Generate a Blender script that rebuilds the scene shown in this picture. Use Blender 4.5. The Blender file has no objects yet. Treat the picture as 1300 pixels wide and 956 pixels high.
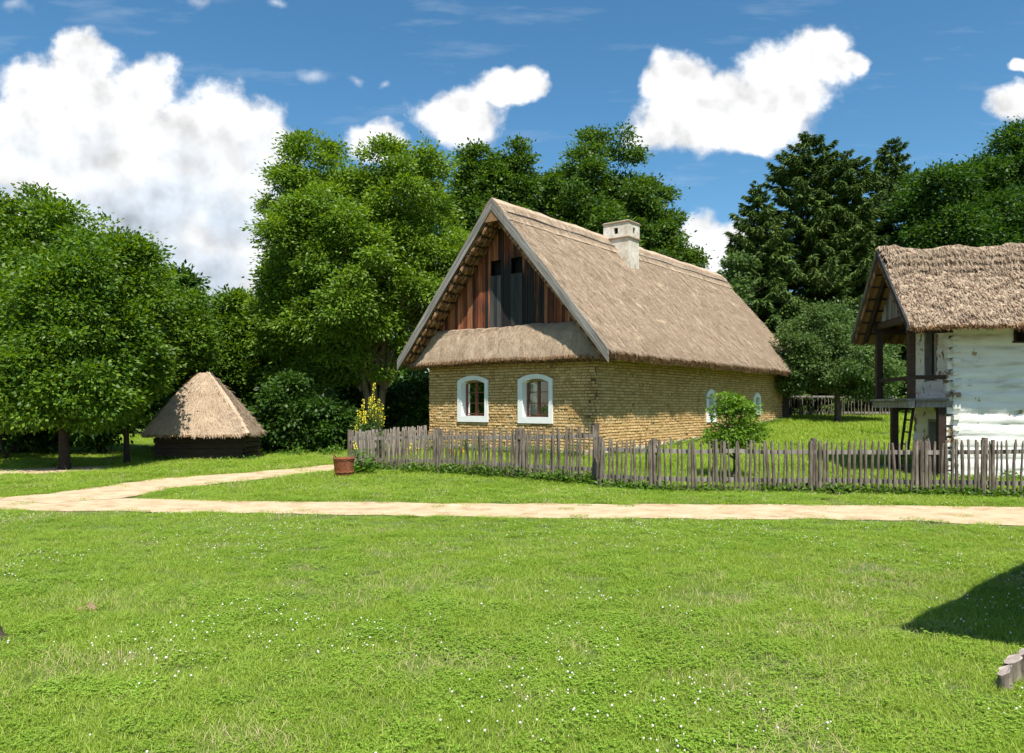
import bpy, math, numpy as np
from mathutils import Vector
R = np.random.default_rng(11)
F_, HZ, CH = 972.0, 515.5, 1.8          # focal length in photo pixels, horizon row, eye height
scene = bpy.context.scene
COL = scene.collection
WL = {}                                   # world location of each root

# ------------------------------------------------------------------ numeric helpers
def sstep(a, b, x):
    t = np.clip((np.asarray(x, float)-a)/(b-a), 0, 1); return t*t*(3-2*t)
def _h(ix, iy, iz, seed):
    n = (ix*374761393 + iy*668265263 + iz*2147483647 + seed*974711) & 0xFFFFFFFF
    n = ((n ^ (n >> 13))*1274126177) & 0xFFFFFFFF
    n = n ^ (n >> 16)
    return (n & 0xFFFFFF)/float(0xFFFFFF)
def vnoise(x, y, z=0.0, seed=0):
    x, y, z = np.broadcast_arrays(np.asarray(x, float), np.asarray(y, float), np.asarray(z, float))
    ix, iy, iz = [np.floor(v).astype(np.int64) for v in (x, y, z)]
    fx, fy, fz = x-ix, y-iy, z-iz
    fx, fy, fz = [v*v*(3-2*v) for v in (fx, fy, fz)]
    r = 0
    for a in (0, 1):
        for b in (0, 1):
            for c in (0, 1):
                w = (fx if a else 1-fx)*(fy if b else 1-fy)*(fz if c else 1-fz)
                r = r + w*_h(ix+a, iy+b, iz+c, seed)
    return r*2-1
def fbm(x, y, z=0.0, o=4, seed=0):
    r = 0; a = 1; s = 0
    for k in range(o):
        r = r + a*vnoise(x*2**k, y*2**k, z*2**k, seed+k); s += a; a *= .5
    return r/s
TY = [0, 17, 22, 28, 32, 35, 38, 46, 4000]; TZ = [0, 0, .29, .54, .95, 1.17, 1.3, 1.4, 1.4]
def terr(x, y):
    return np.interp(y, TY, TZ)*sstep(-9, 3, x)
def G(px, py):                            # ground point seen at a place of the photograph
    Y = CH*F_/(py-HZ)
    for _ in range(12):
        X = (px-650)/F_*Y
        Y = .5*Y + .5*(CH-float(terr(X, Y)))*F_/(py-HZ)
    return np.array([(px-650)/F_*Y, Y])
def PX(px, Y): return (px-650)/F_*Y
def PZ(py, Y): return CH+(HZ-py)/F_*Y
def inpoly(x, y, poly):
    ins = np.zeros(np.shape(x), bool); n = len(poly)
    for i in range(n):
        x1, y1 = poly[i]; x2, y2 = poly[(i+1) % n]
        if y1 == y2: continue
        c = ((y1 > y) != (y2 > y)) & (x < (x2-x1)*(y-y1)/(y2-y1)+x1)
        ins ^= c
    return ins

# ------------------------------------------------------------------ material helpers
def nt(m):
    m.use_nodes = True; t = m.node_tree; t.nodes.clear(); return t
def N(t, typ, **k):
    n = t.nodes.new(typ)
    for a, b in k.items():
        if a == 'inp':
            for i, v in b.items(): n.inputs[i].default_value = v
        else: setattr(n, a, b)
    return n
def L(t, a, b): t.links.new(a, b)
def c4(c): return (c[0], c[1], c[2], 1)
def ramp(t, fac, stops):
    r = t.nodes.new('ShaderNodeValToRGB'); e = r.color_ramp.elements
    while len(e) < len(stops): e.new(.5)
    for i, (p, c) in enumerate(stops): e[i].position = p; e[i].color = c4(c)
    L(t, fac, r.inputs[0]); return r.outputs[0]
def pmat(name, cols, scale=4, detail=6, stretch=(1, 1, 1), rough=.85, bump=.3, bscale=None, bdist=.02, var=.0, coord='Object', spec=.3, patch=None, nrough=.6):
    """noise-coloured principled surface; cols: ramp stops; var: amount of per-face variation; patch=(colour, scale, threshold, width)"""
    m = bpy.data.materials.new(name); t = nt(m)
    out = N(t, 'ShaderNodeOutputMaterial'); b = N(t, 'ShaderNodeBsdfPrincipled', inp={'Roughness': rough})
    b.inputs['Specular IOR Level'].default_value = spec
    L(t, b.outputs[0], out.inputs[0])
    tc = N(t, 'ShaderNodeTexCoord'); mp = N(t, 'ShaderNodeMapping'); mp.inputs['Scale'].default_value = stretch
    L(t, tc.outputs[coord], mp.inputs[0])
    n1 = N(t, 'ShaderNodeTexNoise', inp={'Scale': scale, 'Detail': detail, 'Roughness': nrough}); L(t, mp.outputs[0], n1.inputs[0])
    fac = n1.outputs[0]
    if var:
        a = N(t, 'ShaderNodeAttribute', attribute_name='var')
        mx = N(t, 'ShaderNodeMix', inp={0: var}); L(t, fac, mx.inputs[2]); L(t, a.outputs['Fac'], mx.inputs[3]); fac = mx.outputs[0]
    col = ramp(t, fac, cols)
    if patch:
        pc, ps, pt, pw = patch[:4]
        n2 = N(t, 'ShaderNodeTexNoise', inp={'Scale': ps, 'Detail': 5, 'Roughness': .65}); L(t, tc.outputs[coord], n2.inputs[0])
        mr = N(t, 'ShaderNodeMapRange', inp={1: pt, 2: pt+pw}); L(t, n2.outputs[0], mr.inputs[0])
        mc = N(t, 'ShaderNodeMix', data_type='RGBA'); L(t, mr.outputs[0], mc.inputs[0]); L(t, col, mc.inputs[6]); mc.inputs[7].default_value = c4(pc); col = mc.outputs[2]
    L(t, col, b.inputs['Base Color'])
    if bump:
        n3 = N(t, 'ShaderNodeTexNoise', inp={'Scale': bscale or scale*3, 'Detail': 8, 'Roughness': .65}); L(t, mp.outputs[0], n3.inputs[0])
        bp = N(t, 'ShaderNodeBump', inp={'Strength': bump, 'Distance': bdist}); L(t, n3.outputs[0], bp.inputs['Height']); L(t, bp.outputs[0], b.inputs['Normal'])
    return m
def leafmat(name, c1, c2, c3, transl=.38, rough=.5, spec=.35, patchscale=.35):
    """leaf: per-face variation over three greens, light passing through"""
    m = bpy.data.materials.new(name); t = nt(m)
    out = N(t, 'ShaderNodeOutputMaterial')
    a = N(t, 'ShaderNodeAttribute', attribute_name='var')
    g = N(t, 'ShaderNodeNewGeometry'); n = N(t, 'ShaderNodeTexNoise', inp={'Scale': patchscale, 'Detail': 3}); L(t, g.outputs['Position'], n.inputs[0])
    mx = N(t, 'ShaderNodeMix', inp={0: .4}); L(t, a.outputs['Fac'], mx.inputs[2]); L(t, n.outputs[0], mx.inputs[3])
    col = ramp(t, mx.outputs[0], [(.2, c1), (.5, c2), (.75, c3)])
    b = N(t, 'ShaderNodeBsdfPrincipled', inp={'Roughness': rough}); b.inputs['Specular IOR Level'].default_value = spec
    L(t, col, b.inputs['Base Color'])
    tr = N(t, 'ShaderNodeBsdfTranslucent')
    hs = N(t, 'ShaderNodeHueSaturation', inp={'Hue': .485, 'Saturation': 1.1, 'Value': 1.5}); L(t, col, hs.inputs['Color']); L(t, hs.outputs[0], tr.inputs[0])
    ms = N(t, 'ShaderNodeMixShader', inp={0: transl}); L(t, b.outputs[0], ms.inputs[1]); L(t, tr.outputs[0], ms.inputs[2]); L(t, ms.outputs[0], out.inputs[0])
    return m

# ------------------------------------------------------------------ mesh helpers
def link(o, parent=None):
    COL.objects.link(o)
    if parent is not None: o.parent = parent
    return o
def arr_mesh(name, V, F, var=None, mi=None, smooth=False):
    V = np.ascontiguousarray(V, dtype=np.float32); F = np.ascontiguousarray(F, dtype=np.int32)
    me = bpy.data.meshes.new(name); n, k = F.shape
    me.vertices.add(len(V)); me.vertices.foreach_set('co', V.ravel())
    me.loops.add(n*k); me.loops.foreach_set('vertex_index', F.ravel())
    me.polygons.add(n); me.polygons.foreach_set('loop_start', np.arange(0, n*k, k, dtype=np.int32))
    try: me.polygons.foreach_set('loop_total', np.full(n, k, dtype=np.int32))
    except Exception: pass
    if mi is not None: me.polygons.foreach_set('material_index', np.asarray(mi, np.int32))
    if smooth: me.polygons.foreach_set('use_smooth', np.ones(n, bool))
    me.update(calc_edges=True)
    if var is not None:
        a = me.attributes.new('var', 'FLOAT', 'FACE'); a.data.foreach_set('value', np.asarray(var, np.float32))
    return me
class MB:
    def __init__(s): s.v = []; s.f = []; s.m = []; s.c = []; s.n = 0; s.sm = []
    def add(s, V, F, mi=0, var=None, smooth=False):
        V = np.asarray(V, float).reshape(-1, 3); s.v.append(V)
        for f in F:
            s.f.append([int(i)+s.n for i in f]); s.m.append(mi); s.c.append(R.random() if var is None else var); s.sm.append(smooth)
        s.n += len(V)
    def par(s, p, a, b, c, mi=0, var=None):
        p, a, b, c = [np.asarray(q, float) for q in (p, a, b, c)]
        V = [p, p+a, p+a+b, p+b, p+c, p+a+c, p+a+b+c, p+b+c]
        s.add(V, [(0, 3, 2, 1), (4, 5, 6, 7), (0, 1, 5, 4), (1, 2, 6, 5), (2, 3, 7, 6), (3, 0, 4, 7)], mi, R.random() if var is None else var)
    def tube(s, P, rad, n=8, mi=0, cap=True, var=None, jit=0, smooth=True):
        P = [np.asarray(p, float) for p in P]; k = len(P)
        rad = np.broadcast_to(np.asarray(rad, float), (k,)); V = []
        up = np.array([0.31, .17, .93])
        for i in range(k):
            d = P[min(i+1, k-1)]-P[max(i-1, 0)]; d = d/(np.linalg.norm(d)+1e-9)
            a = np.cross(d, up)
            if np.linalg.norm(a) < .15: a = np.cross(d, [1, 0, 0])
            a /= np.linalg.norm(a); b = np.cross(d, a)
            for j in range(n):
                th = 2*math.pi*j/n; r = rad[i]*(1+jit*R.uniform(-1, 1))
                V.append(P[i]+a*math.cos(th)*r+b*math.sin(th)*r)
        Fc = [(i*n+j, i*n+(j+1) % n, (i+1)*n+(j+1) % n, (i+1)*n+j) for i in range(k-1) for j in range(n)]
        s.add(V, Fc, mi, R.random() if var is None else var, smooth)
        if cap:
            s.add(V[:n], [tuple(range(n))], mi, var); s.add(V[-n:], [tuple(range(n))], mi, var)
    def prism(s, O, ext, mi=0, var=None):
        O = np.asarray(O, float); n = len(O); V = np.vstack([O, O+np.asarray(ext, float)])
        s.add(V, [tuple(range(n)), tuple(range(2*n-1, n-1, -1))]+[(i, (i+1) % n, n+(i+1) % n, n+i) for i in range(n)], mi, R.random() if var is None else var)
    def ring(s, A, B, mi=0, closed=True):     # strip between two equally long outlines
        n = len(A); m = n if closed else n-1
        s.add(np.vstack([A, B]), [(i, (i+1) % n, n+(i+1) % n, n+i) for i in range(m)], mi)
    def grid(s, P, mi=0, smooth=True, mask=None, var=None):
        P = np.asarray(P, float); a, b = P.shape[:2]
        Fc = [(i*b+j, i*b+j+1, (i+1)*b+j+1, (i+1)*b+j) for i in range(a-1) for j in range(b-1) if mask is None or mask[i, j]]
        s.add(P.reshape(-1, 3), Fc, mi, var, smooth)
    def build(s, name, mats, parent=None):
        V = np.vstack(s.v); base = WL.get(parent.name, np.zeros(3)) if parent is not None else np.zeros(3)
        me = bpy.data.meshes.new(name); me.from_pydata((V-base).tolist(), [], s.f)
        me.polygons.foreach_set('material_index', s.m); me.polygons.foreach_set('use_smooth', s.sm)
        a = me.attributes.new('var', 'FLOAT', 'FACE'); a.data.foreach_set('value', np.asarray(s.c, np.float32))
        for m in (mats if isinstance(mats, (list, tuple)) else [mats]): me.materials.append(m)
        me.update(); o = bpy.data.objects.new(name, me); link(o, parent); WL[o.name] = base
        return o
def tag(o, label=None, cat=None, group=None, kind=None):
    if label: o['label'] = label
    if cat: o['category'] = cat
    if group: o['group'] = group
    if kind: o['kind'] = kind
    return o
def root(name, loc, label, cat, group=None):
    o = bpy.data.objects.new(name, None); o.location = loc; o.empty_display_size = .3; link(o); WL[o.name] = np.array(loc, float)
    return tag(o, label, cat, group)
def arrobj(name, V, F, mat, parent=None, var=None, mi=None, smooth=False):
    base = WL.get(parent.name, np.zeros(3)) if parent is not None else np.zeros(3)
    me = arr_mesh(name, np.asarray(V)-base, F, var, mi, smooth)
    for m in (mat if isinstance(mat, (list, tuple)) else [mat]): me.materials.append(m)
    o = bpy.data.objects.new(name, me); link(o, parent); WL[o.name] = base; return o
def copy_tree(o, parent=None):
    c = o.copy(); COL.objects.link(c); c.parent = parent
    for ch in list(o.children): copy_tree(ch, c)
    return c

# ------------------------------------------------------------------ materials
M = {}
M['ground'] = pmat('ground', [(.3, (.07, .11, .018)), (.6, (.11, .155, .028)), (.8, (.15, .17, .045))], 3, 8, bump=.6, bscale=30, bdist=.03)
M['path'] = pmat('path_sand', [(.32, (.36, .25, .14)), (.5, (.52, .39, .245)), (.7, (.60, .475, .325))], 2.2, 12, rough=.95, bump=.8, bscale=30, bdist=.02, patch=((.33, .22, .12), 1.7, .54, .16), nrough=.72)
M['brick'] = pmat('adobe_brick', [(.25, (.42, .265, .105)), (.5, (.54, .36, .155)), (.75, (.63, .45, .22))], 2.2, 8, var=.45, rough=.95, bump=.5, bscale=28, bdist=.012)
M['mortar'] = pmat('clay_mortar', [(.3, (.20, .125, .055)), (.7, (.33, .215, .10))], 9, 6, rough=.97, bump=.5, bscale=40)
M['white'] = pmat('limewash', [(.3, (.74, .74, .72)), (.7, (.83, .83, .80))], 5, 6, rough=.9, bump=.2, bscale=22, bdist=.01)
M['limelog'] = pmat('limewashed_logs', [(.32, (.55, .52, .46)), (.47, (.74, .73, .70)), (.7, (.84, .84, .82))], 2.2, 9, stretch=(.5, .5, 2.5), rough=.92, bump=.5, bscale=12, bdist=.02, patch=((.38, .27, .17), 2.6, .635, .03))
M['limeworn'] = pmat('worn_limewash', [(.25, (.55, .52, .46)), (.5, (.72, .71, .67)), (.8, (.82, .81, .78))], 2.5, 8, stretch=(.6, .6, 2), rough=.92, bump=.6, bscale=14, bdist=.02, patch=((.25, .18, .11), 2.6, .56, .03))
M['thatch'] = pmat('weathered_thatch', [(.27, (.23, .16, .10)), (.45, (.41, .305, .21)), (.6, (.49, .375, .265)), (.76, (.63, .495, .365))], 2.4, 11, rough=.95, bump=.8, bscale=26, bdist=.03, var=.22, nrough=.75)
M['thatch_rough'] = pmat('rough_thatch', [(.36, (.10, .055, .035)), (.47, (.31, .225, .15)), (.7, (.50, .39, .28))], 5.5, 11, rough=.95, bump=1, bscale=22, bdist=.05, var=.45, nrough=.75)
M['straw_end'] = pmat('straw_ends', [(.25, (.10, .045, .02)), (.5, (.20, .10, .045)), (.8, (.34, .20, .10))], 12, 8, rough=.95, bump=.8, bscale=40, var=.6)
M['oldwood'] = pmat('weathered_wood', [(.3, (.085, .075, .065)), (.5, (.20, .18, .16)), (.72, (.38, .35, .32))], 3, 8, stretch=(5, 5, .6), rough=.9, bump=.5, bscale=14, bdist=.01, var=.35)
M['verge'] = pmat('verge_board', [(.3, (.06, .055, .05)), (.48, (.17, .16, .15)), (.7, (.33, .31, .29))], 7, 9, stretch=(1, 1, 1), rough=.9, bump=.7, bscale=18, bdist=.01, nrough=.75, patch=((.07, .065, .06), 1.3, .58, .12))
M['picket'] = pmat('picket_wood', [(.3, (.06, .045, .037)), (.5, (.155, .125, .10)), (.72, (.32, .275, .23))], 3.5, 9, stretch=(3, 3, .8), rough=.9, bump=.5, bscale=20, bdist=.01, patch=((.30, .13, .05), 2.4, .66, .05))
M['paleplank'] = pmat('pale_plank', [(.25, (.26, .21, .18)), (.6, (.42, .35, .31)), (.85, (.52, .45, .40))], 4, 7, stretch=(4, 4, .8), rough=.9, bump=.4, bscale=16, bdist=.01)
M['redboard'] = pmat('red_brown_board', [(.28, (.025, .010, .008)), (.43, (.10, .030, .014)), (.57, (.22, .062, .024)), (.76, (.38, .17, .085))], 2.4, 9, stretch=(5, 5, .4), rough=.75, bump=.5, bscale=14, bdist=.01, var=.35)
M['burnt'] = pmat('burnt_board', [(.2, (.008, .008, .008)), (.55, (.03, .028, .028)), (.85, (.09, .07, .06))], 3, 9, stretch=(3, 3, .4), rough=.7, bump=.5, bscale=14, bdist=.01, var=.4)
M['greyboard'] = pmat('grey_board', [(.25, (.02, .02, .021)), (.6, (.05, .05, .05)), (.85, (.10, .095, .09))], 3, 8, stretch=(3, 3, .4), rough=.85, bump=.4, bscale=14, bdist=.01, var=.4)
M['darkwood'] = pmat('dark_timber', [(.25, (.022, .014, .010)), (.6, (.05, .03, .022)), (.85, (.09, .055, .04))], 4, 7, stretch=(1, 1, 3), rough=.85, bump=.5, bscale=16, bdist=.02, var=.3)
M['frame'] = pmat('window_wood', [(.3, (.15, .055, .03)), (.7, (.24, .10, .055))], 6, 5, rough=.55, bump=.15)
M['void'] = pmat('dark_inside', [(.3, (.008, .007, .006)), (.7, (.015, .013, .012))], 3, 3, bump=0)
M['curtain'] = pmat('net_curtain', [(.3, (.45, .48, .48)), (.7, (.58, .60, .60))], 6, 4, bump=.1)
M['plaster'] = pmat('chimney_plaster', [(.3, (.33, .27, .19)), (.48, (.58, .52, .43)), (.7, (.76, .73, .66))], 2.6, 9, rough=.93, bump=.5, bscale=18, bdist=.02, nrough=.7, patch=((.30, .24, .17), 2.2, .60, .10))
M['tile'] = pmat('clay_tile', [(.3, (.20, .12, .07)), (.7, (.34, .24, .14))], 6, 6, bump=.4)
M['stone'] = pmat('field_stone', [(.25, (.30, .24, .18)), (.5, (.42, .33, .24)), (.8, (.56, .50, .42))], 2, 7, rough=.9, bump=.5, bscale=12, var=.7)
M['wicker'] = pmat('wicker', [(.25, (.10, .028, .012)), (.55, (.24, .075, .03)), (.85, (.36, .14, .06))], 16, 5, rough=.6, bump=.4, bscale=60, bdist=.004, var=.4)
M['bark'] = pmat('bark', [(.25, (.05, .035, .025)), (.6, (.11, .085, .06)), (.85, (.19, .155, .12))], 5, 8, stretch=(2, 2, .5), rough=.95, bump=.9, bscale=9, bdist=.05)
M['palebark'] = pmat('pale_bark', [(.25, (.10, .075, .05)), (.6, (.24, .19, .13)), (.85, (.36, .30, .22))], 3, 8, stretch=(2, 2, .5), rough=.95, bump=.8, bscale=9, bdist=.05)
M['shadedbark'] = pmat('shaded_dark_bark', [(.3, (.018, .013, .010)), (.7, (.045, .033, .025))], 5, 8, rough=.95, bump=.9, bscale=9, bdist=.05)  # bark tone darkened further, shade under the crowns put into the colour
M['soil'] = pmat('dry_soil', [(.25, (.17, .10, .06)), (.6, (.30, .20, .13)), (.85, (.40, .29, .20))], 14, 8, rough=.97, bump=.9, bscale=40)
M['petal_w'] = pmat('white_clover', [(.3, (.62, .58, .52)), (.7, (.80, .80, .76))], 9, 3, bump=0)
M['petal_y'] = pmat('yellow_petal', [(.3, (.60, .48, .02)), (.7, (.75, .66, .06))], 9, 3, bump=0)
M['petal_o'] = pmat('orange_petal', [(.3, (.75, .28, .01)), (.7, (.80, .40, .03))], 9, 3, bump=0)
M['petal_r'] = pmat('red_petal', [(.3, (.55, .02, .02)), (.7, (.7, .05, .05))], 9, 3, bump=0)
M['straw_dry'] = pmat('dry_stalk', [(.3, (.35, .29, .14)), (.7, (.48, .41, .22))], 9, 3, bump=0)
def glassmat():
    m = bpy.data.materials.new('window_glass'); t = nt(m); out = N(t, 'ShaderNodeOutputMaterial')
    tr = N(t, 'ShaderNodeBsdfTransparent'); tr.inputs[0].default_value = (.75, .8, .8, 1)
    gl = N(t, 'ShaderNodeBsdfGlossy', inp={'Roughness': .03}); fr = N(t, 'ShaderNodeFresnel', inp={0: 1.6})
    mx = N(t, 'ShaderNodeMixShader'); L(t, fr.outputs[0], mx.inputs[0]); L(t, tr.outputs[0], mx.inputs[1]); L(t, gl.outputs[0], mx.inputs[2]); L(t, mx.outputs[0], out.inputs[0]); return m
M['glass'] = glassmat()
M['grass'] = leafmat('grass_blade', (.15, .25, .02), (.25, .38, .035), (.38, .47, .10), .35, .5, .25, .5)
M['clover'] = leafmat('clover_leaf', (.14, .26, .022), (.21, .35, .035), (.29, .42, .06), .3, .6, .2, .5)
M['ash'] = leafmat('ash_leaf', (.065, .13, .010), (.13, .235, .018), (.21, .32, .04))
M['maple'] = leafmat('maple_leaf', (.042, .105, .008), (.088, .175, .013), (.16, .26, .026))
M['oak'] = leafmat('oak_leaf', (.036, .085, .010), (.066, .14, .015), (.11, .19, .026))
M['darkleaf'] = leafmat('dark_leaf', (.022, .06, .008), (.04, .10, .012), (.075, .15, .02))
M['blueleaf'] = leafmat('bluish_leaf', (.03, .075, .025), (.05, .115, .035), (.08, .16, .05))
M['spruce'] = leafmat('spruce_needle', (.034, .072, .010), (.068, .125, .018), (.12, .185, .032), .15, .6)
M['apple'] = leafmat('apple_leaf', (.05, .10, .022), (.085, .16, .035), (.15, .22, .07))
M['lime'] = leafmat('bright_leaf', (.08, .17, .012), (.13, .25, .02), (.20, .32, .04))
M['weed'] = leafmat('weed_leaf', (.05, .12, .012), (.09, .19, .02), (.15, .26, .04))

# ------------------------------------------------------------------ ground, paths
def axis(lo, hi, st, far):
    a = list(np.arange(lo, hi+.01, st)); e = []; x = hi; s = st
    while x < far: s *= 1.5; x += s; e.append(x)
    b = []; x = lo; s = st
    while x > -far: s *= 1.5; x -= s; b.append(x)
    return np.array(b[::-1]+a+e)
ax, ay = axis(-34, 34, .5, 1500), axis(-6, 60, .5, 1500)
gx, gy = np.meshgrid(ax, ay, indexing='ij'); gz = terr(gx, gy)
nb = len(ay); I, J = np.meshgrid(np.arange(len(ax)-1), np.arange(nb-1), indexing='ij'); k = (I*nb+J).ravel()
g = arrobj('ground', np.stack([gx, gy, gz], -1).reshape(-1, 3), np.stack([k, k+nb, k+nb+1, k+1], 1), M['ground'], smooth=True); tag(g, kind='structure')
def resample(pts, n):
    P = np.array([G(*p) for p in pts]); d = np.r_[0, np.cumsum(np.linalg.norm(np.diff(P, axis=0), axis=1))]
    t = np.linspace(0, d[-1], n)
    return np.stack([np.interp(t, d, P[:, 0]), np.interp(t, d, P[:, 1])], 1)
PATHPOLY = []
def path(name, near, far, n=260, seed=1, dz=.006):
    A, B = resample(near, n), resample(far, n)
    s = np.arange(n)
    nrm = (B-A)/np.linalg.norm(B-A, axis=1)[:, None]
    A = A + nrm*(fbm(s*.11, seed, o=4, seed=3)*.16)[:, None]; B = B + nrm*(fbm(s*.11, seed+5, o=4, seed=3)*.14)[:, None]
    PATHPOLY.append(np.vstack([A, B[::-1]]))
    m = 9; W = np.linspace(0, 1, m)[None, :, None]; P = A[:, None]*(1-W)+B[:, None]*W
    z = terr(P[..., 0], P[..., 1])+dz+.012*fbm(P[..., 0]*1.5, P[..., 1]*1.5, o=3)*np.sin(W[..., 0]*math.pi)
    V = np.concatenate([P, z[..., None]], -1).reshape(-1, 3)
    I, J = np.meshgrid(np.arange(n-1), np.arange(m-1), indexing='ij'); k = (I*m+J).ravel()
    o = arrobj(name, V, np.stack([k, k+m, k+m+1, k+1], 1), M['path'], smooth=True); tag(o, kind='structure')
path('sand_path', [(-420, 640), (-150, 646), (0, 648), (300, 652), (650, 657.5), (900, 660), (1100, 660), (1300, 667.5), (1700, 680)],
     [(-420, 622), (-150, 630), (0, 632), (140, 633), (300, 636.5), (650, 640), (1000, 641), (1300, 644.5), (1700, 651)], 500, 1, .010)
path('side_path', [(60, 640), (160, 632.5), (215, 622), (270, 615.5), (330, 609), (421, 598), (470, 592)],
     [(-20, 634), (60, 628), (110, 621), (200, 608.5), (300, 601.5), (421, 590.5), (470, 586)], 260, 2, .016)
path('far_path', [(-300, 613), (0, 604.5), (80, 601), (150, 596)], [(-300, 602), (0, 595.4), (80, 593.5), (140, 591.5)], 120, 3, .012)
def on_path(x, y, grow=0):
    r = np.zeros(np.shape(x), bool)
    for p in PATHPOLY: r |= inpoly(x, y, p)
    return r

# ------------------------------------------------------------------ farmhouse frame
th = .6631; D1 = np.array([math.sin(th), math.cos(th), 0]); D0 = np.array([-math.cos(th), math.sin(th), 0]); Z = np.array([0, 0, 1.])
HC = np.array([2.421, 22, 0]); HW, HL = 6.65, 15.82
GO, EO, ZE, ZA, LR = .676, .77, 3.371, 8.087, 17.5
SL = (ZA-ZE)/(HW/2+EO)
def hp(a, t, z): return HC + D0*a + D1*t + Z*z       # a along the front, t back along the side
footprints = [np.array([hp(0, 0, 0)[:2], hp(HW, 0, 0)[:2], hp(HW, HL+1, 0)[:2], hp(0, HL+1, 0)[:2]])]

house = root('farmhouse', tuple(hp(HW/2, 0, .25)), 'long adobe brick farmhouse with thatched roof and white framed windows behind the picket fence', 'farmhouse')
def arch(w, h, rise, n=13, z0=0, cx=0):
    pts = [(cx-w/2, z0), (cx+w/2, z0)]
    for i in range(n):
        x = w/2-w*i/(n-1); pts.append((cx+x, z0+h-rise+rise*(1-(2*x/w)**2)))
    return np.array(pts)
# window specs: (face, centre, width, height, sill z)
WIN = [('f', (1.507+2.812)/2, 1.305, 1.505, 1.273), ('f', (4.011+5.325)/2, 1.305, 1.505, 1.285)]
SW = [('s', 7.97, .84, 1.22, 1.205), ('s', 12.64, .80, .92, 1.44)]
def wpt(face, a, z, out): return hp(a, -out, z) if face == 'f' else hp(-out, a, z)
wall = MB()
def brickwall(mb, face, length, zlow, ztop, holes, ch=.088, bl=.20):
    # backing set behind the bricks, pieced round the openings
    xs = sorted(set([0, length]+[c-w/2+.05 for _, c, w, h, z in holes]+[c+w/2-.05 for _, c, w, h, z in holes]))
    for x0, x1 in zip(xs[:-1], xs[1:]):
        hole = [q for q in holes if abs((x0+x1)/2-q[1]) < q[2]/2]
        spans = [(-.4, ztop)] if not hole else [(-.4, hole[0][4]+.05), (hole[0][4]+hole[0][3]-.22, ztop)]
        for a, b in spans:
            p = wpt(face, x0, a, 0); mb.par(p, wpt(face, x1, a, 0)-p, wpt(face, x0, a, -.3)-p, Z*(b-a), 1)
    nc = int((ztop-zlow)/ch)
    for r in range(nc):
        z = zlow+r*ch; x = -R.uniform(0, bl); sag = .02*vnoise(r*.3, 2, seed=5)
        while x < length:
            w = bl*R.uniform(.75, 1.2) if r % 3 else bl*.5*R.uniform(.8, 1.3)
            a, b = max(x, 0), min(x+w-.016, length); x += w
            if b-a < .05: continue
            zz = z+.022*float(vnoise(a*.5, r*.15, seed=9)); c = (a+b)/2
            if any(abs(c-q[1]) < q[2]/2+.0 and q[4]-.03 < zz+ch/2 < q[4]+q[3]-.10 for q in holes): continue
            if float(terr(*wpt(face, c, 0, 0)[:2])) > zz+ch: continue
            d = R.uniform(.012, .034)+.012*float(vnoise(c*.9, z*1.3, seed=4)); d = max(d, .006)
            if R.random() < .008: continue
            hh = ch-.016-R.uniform(0, .008); e = .010
            j = lambda s=.006: R.uniform(-s, s)
            V = [wpt(face, a, zz, 0), wpt(face, b, zz, 0), wpt(face, b, zz+hh, 0), wpt(face, a, zz+hh, 0),
                 wpt(face, a+e+j(), zz+e+j(.004), d+j()), wpt(face, b-e+j(), zz+e+j(.004), d+j()), wpt(face, b-e+j(), zz+hh-e+j(.004), d+j()), wpt(face, a+e+j(), zz+hh-e+j(.004), d+j())]
            mb.add(V, [(4, 5, 6, 7), (0, 1, 5, 4), (1, 2, 6, 5), (2, 3, 7, 6), (3, 0, 4, 7)], 0, R.random())
brickwall(wall, 'f', HW, .05, 4.0, WIN)
brickwall(wall, 's', HL, .05, 3.6, SW)
wall.par(hp(HW-.3, 0.01, -.3), D0*.3, D1*HL, Z*3.9, 1); wall.par(hp(.01, HL-.3, -.3), D0*(HW-.02), D1*.3, Z*3.9, 1)
wall.par(hp(.3, .3, 3.0), D0*(HW-.6), D1*(HL-.6), Z*.1, 1)     # ceiling over the dark room
wall.par(hp(.3, 3.2, -.3), D0*(HW-.6), D1*.1, Z*3.3, 1)
wo = wall.build('wall', [M['brick'], M['mortar']], house)
# stone footing
st = MB()
for face, Ln in (('f', HW), ('s', HL)):
    x = 0
    while x < Ln:
        w = R.uniform(.18, .42)
        for lv in range(2):
            h = R.uniform(.14, .22); p = wpt(face, x, 0, 0); z = float(terr(p[0], p[1]))-.12+lv*.19-(.06 if face == 's' else 0)
            d = R.uniform(.05, .085)
            A = arch(w-.02, h, h*.35, 7, z, x+w/2)
            st.prism([wpt(face, q[0]+R.uniform(-.01, .01), q[1]+R.uniform(-.01, .01), d) for q in A], wpt(face, 0, 0, 0)-wpt(face, 0, 0, .06))
        x += w
st.build('stone_footing', M['stone'], house)

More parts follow.
